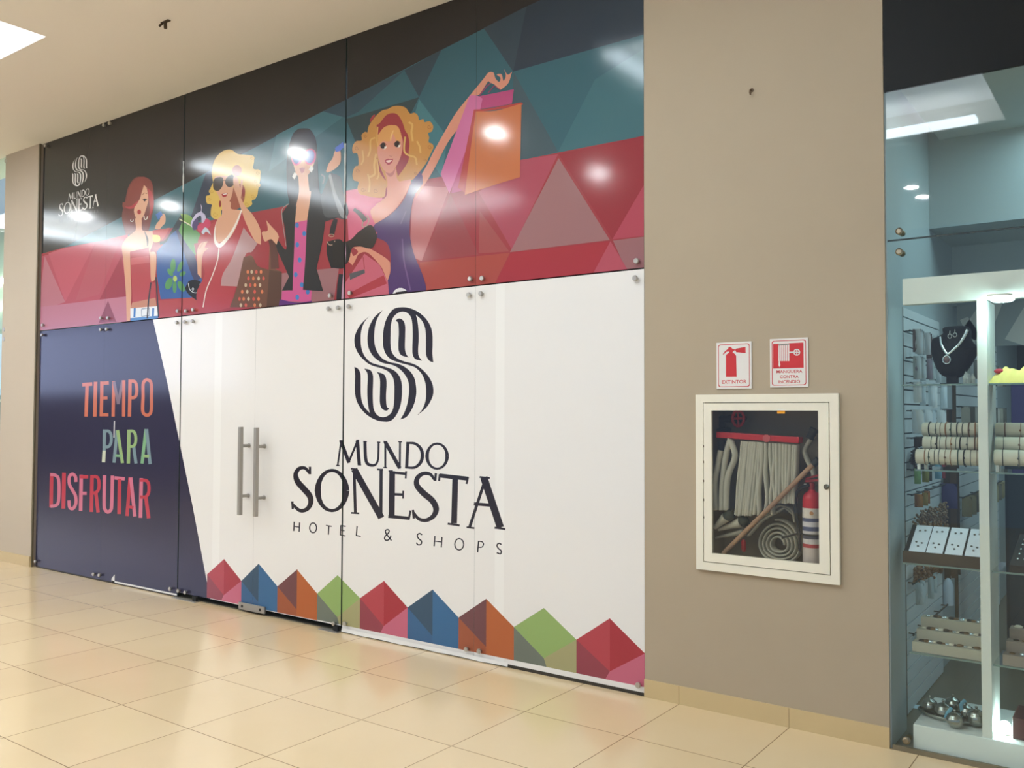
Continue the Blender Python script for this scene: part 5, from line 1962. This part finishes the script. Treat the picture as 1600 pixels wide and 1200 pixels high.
for v, hp, us, cols, words in rows:
    us = list(us)
    for k, u in enumerate(us):
        y = float(on_x(u - (4 if u < 1420 else 0), v, XS + .07)[1])
        y = min(max(y, .56), 1.46)
        zt = zrail(v) + .006
        q = on_y(u, v, y)
        dist = math.hypot(q[0], q[1] + 4.46)
        h = hp / FPX * dist * .93
        w = (us[1] - us[0] if len(us) > 1 else 9) * 1.02 / FPX * dist
        w = min(max(w, .03), .09)
        bm_, mm = packet(XS + .075 + .012 * (k % 2), y, zt, w, h * random.uniform(.85, 1.0), cols[k % len(cols)], random.uniform(-.1, .5), True)
        o = bm_.build('trinket_packet', mm)
        tag(o, 'one of the hanging pieces in the ' + words if len(words.split()) < 9 else 'piece in the ' + words, 'packet', words)
# bead masses: nobody could count them
random.seed(8)
for lab, u0, u1, v0, v1, y, cols in (('dark bead strands massed beside the bracelet rolls', 1406, 1430, 700, 730, .62, (70, 64, 54)), ('brown bead strands massed on the slatted wall', 1422, 1470, 792, 836, .9, (150, 124, 96)),
                                     ('brown bead strands massed below the earring tray', 1412, 1462, 872, 906, .85, (146, 112, 84))):
    b = MB()
    n = 24
    pa, pb = on_y(u0, v0, y), on_y(u1, v1, y)
    for k in range(n):
        x = XS + .04 + .05 * random.random()
        yy = .58 + (.85 if 'slatted' in lab or 'tray' in lab else .25) * k / n
        zt = pa[2] - .03 * random.random()
        zb_ = pb[2] + .05 * random.random()
        m_ = 13
        for j in range(m_):
            b.ball((x + .012 * random.uniform(-1, 1), yy + .012 * random.uniform(-1, 1), zt + (zb_ - zt) * j / (m_ - 1)), random.uniform(.005, .0105), 6)
    o = b.build('bead_strands', mat('beads', cols, .35, .2))
    tag(o, lab, 'beads', None, 'stuff')
# violet bag, belts and white bottle by the panel end
bm_, mm = packet(XS + .075, 1.44, zrail(772) + .006, .085, .15, (72, 68, 108), .2, False)
tag(bm_.build('violet_pouch', mm), 'violet pouch hanging at the inner end of the slatted wall', 'pouch')
for k in range(5):
    x = XS + .03 + .03 * (k % 2)
    yy = 1.60 + .05 * k
    b = MB()
    zt, zb_ = on_y(1480, 690 if k % 2 else 640, yy)[2], on_y(1480, 905 - 3 * k, yy)[2]
    b.obox((x, yy, (zt + zb_) / 2), (.018, .004, 0), (-.001, .006, 0), (0, 0, (zt - zb_) / 2))
    tag(b.build('leather_belt', mat('brown_leather', ((74, 60, 44), (92, 74, 54), (60, 52, 42))[k % 3], .5)), 'brown leather belt hanging between the two slatted panels', 'belt', 'belts between the slatted panels')
q0, q1 = on_x(1482, 945, XS + .05), on_x(1482, 903, XS + .05)
b = MB()
b.lathe((XS + .05, q0[1], 0), [(.03, q0[2]), (.03, q1[2] - .05), (.02, q1[2] - .015), (.008, q1[2])], n=12)
tag(b.build('white_stake', mat('white_plastic_stake', (206, 218, 228), .4)), 'white pointed plaque fixed at the inner panel end', 'plaque')
# second slatted panel, deeper in the shop
slatwall(2.02, 3.9, 'white slatted wall panel deeper in the shop behind the belts', [1.95, 1.62, 1.40, 1.02])
for ri, (zt, cols, words) in enumerate(((1.945, ((170, 176, 164), (200, 206, 200), (130, 130, 116)), 'top row on the deeper slatted panel'), (1.615, ((176, 172, 154), (110, 108, 94), (200, 198, 184)), 'second row on the deeper slatted panel'),
                                        (1.395, ((196, 202, 214), (210, 216, 222)), 'third row on the deeper slatted panel'), (1.015, ((160, 148, 110), (190, 180, 140), (140, 134, 116)), 'lowest row on the deeper slatted panel'))):
    for k in range(11):
        y = 2.10 + 1.75 * k / 10
        bm_, mm = packet(XS + .065, y, zt + .006, .062, .13, cols[k % len(cols)], random.uniform(.2, .9), False)
        tag(bm_.build('trinket_packet', mm), 'small packet in the ' + words, 'packet', words)
# dark cabinet, violet box and poster deeper in the shop
q = on_y(1570, 750, 1.9)
t = empty('dark_cabinet', (q[0] + .8, 2.1, 0), 'tall dark navy cabinet behind the showcase', 'cabinet')
b = MB()
b.box((q[0], 1.9, .05), (q[0] + 1.7, 2.4, 1.33))
b.build('carcass', mat('dark_navy', (36, 46, 52), .5), t)
b = MB()
b.box((q[0] + .02, 1.892, .12), (q[0] + .78, 1.9, 1.27))
b.build('door', mat('dark_navy_door', (42, 54, 60), .4), t)
b = MB()
b.box((q[0], 1.92, 0), (q[0] + 1.7, 2.4, .05))
b.build('toe_kick', m_dark, t)
qa, qb = on_y(1580, 660, 1.95), on_y(1580, 602, 1.95)
b = MB()
b.box((qa[0], 1.95, 1.33), (qa[0] + .5, 2.2, qb[2]))
tag(b.build('violet_box', mat('violet_box', (78, 70, 122), .5), bevel=.004), 'violet box standing on the dark navy cabinet', 'box')
qa, qb = on_y(1496, 543, 2.02), on_y(1700, 475, 2.02)
t = empty('wall_poster', (qa[0], 2.02, 2.0), 'grey and white poster board behind the showcase header', 'poster')
b = MB()
b.box((qa[0], 2.02, qa[2]), (qb[0], 2.035, 2.30))
b.build('board', mat('poster_grey', (150, 158, 156), .5), t)
b = MB()
for P in (((1500, 520), (1535, 470), (1568, 470), (1540, 540)), ((1570, 530), (1600, 480), (1640, 500), (1610, 543)), ((1500, 500), (1512, 495), (1530, 520), (1520, 541))):
    b.face([tuple(on_y(u, v, 2.019)) for u, v in P])
b.build('print', mat('poster_white', (206, 206, 198), .5), t)
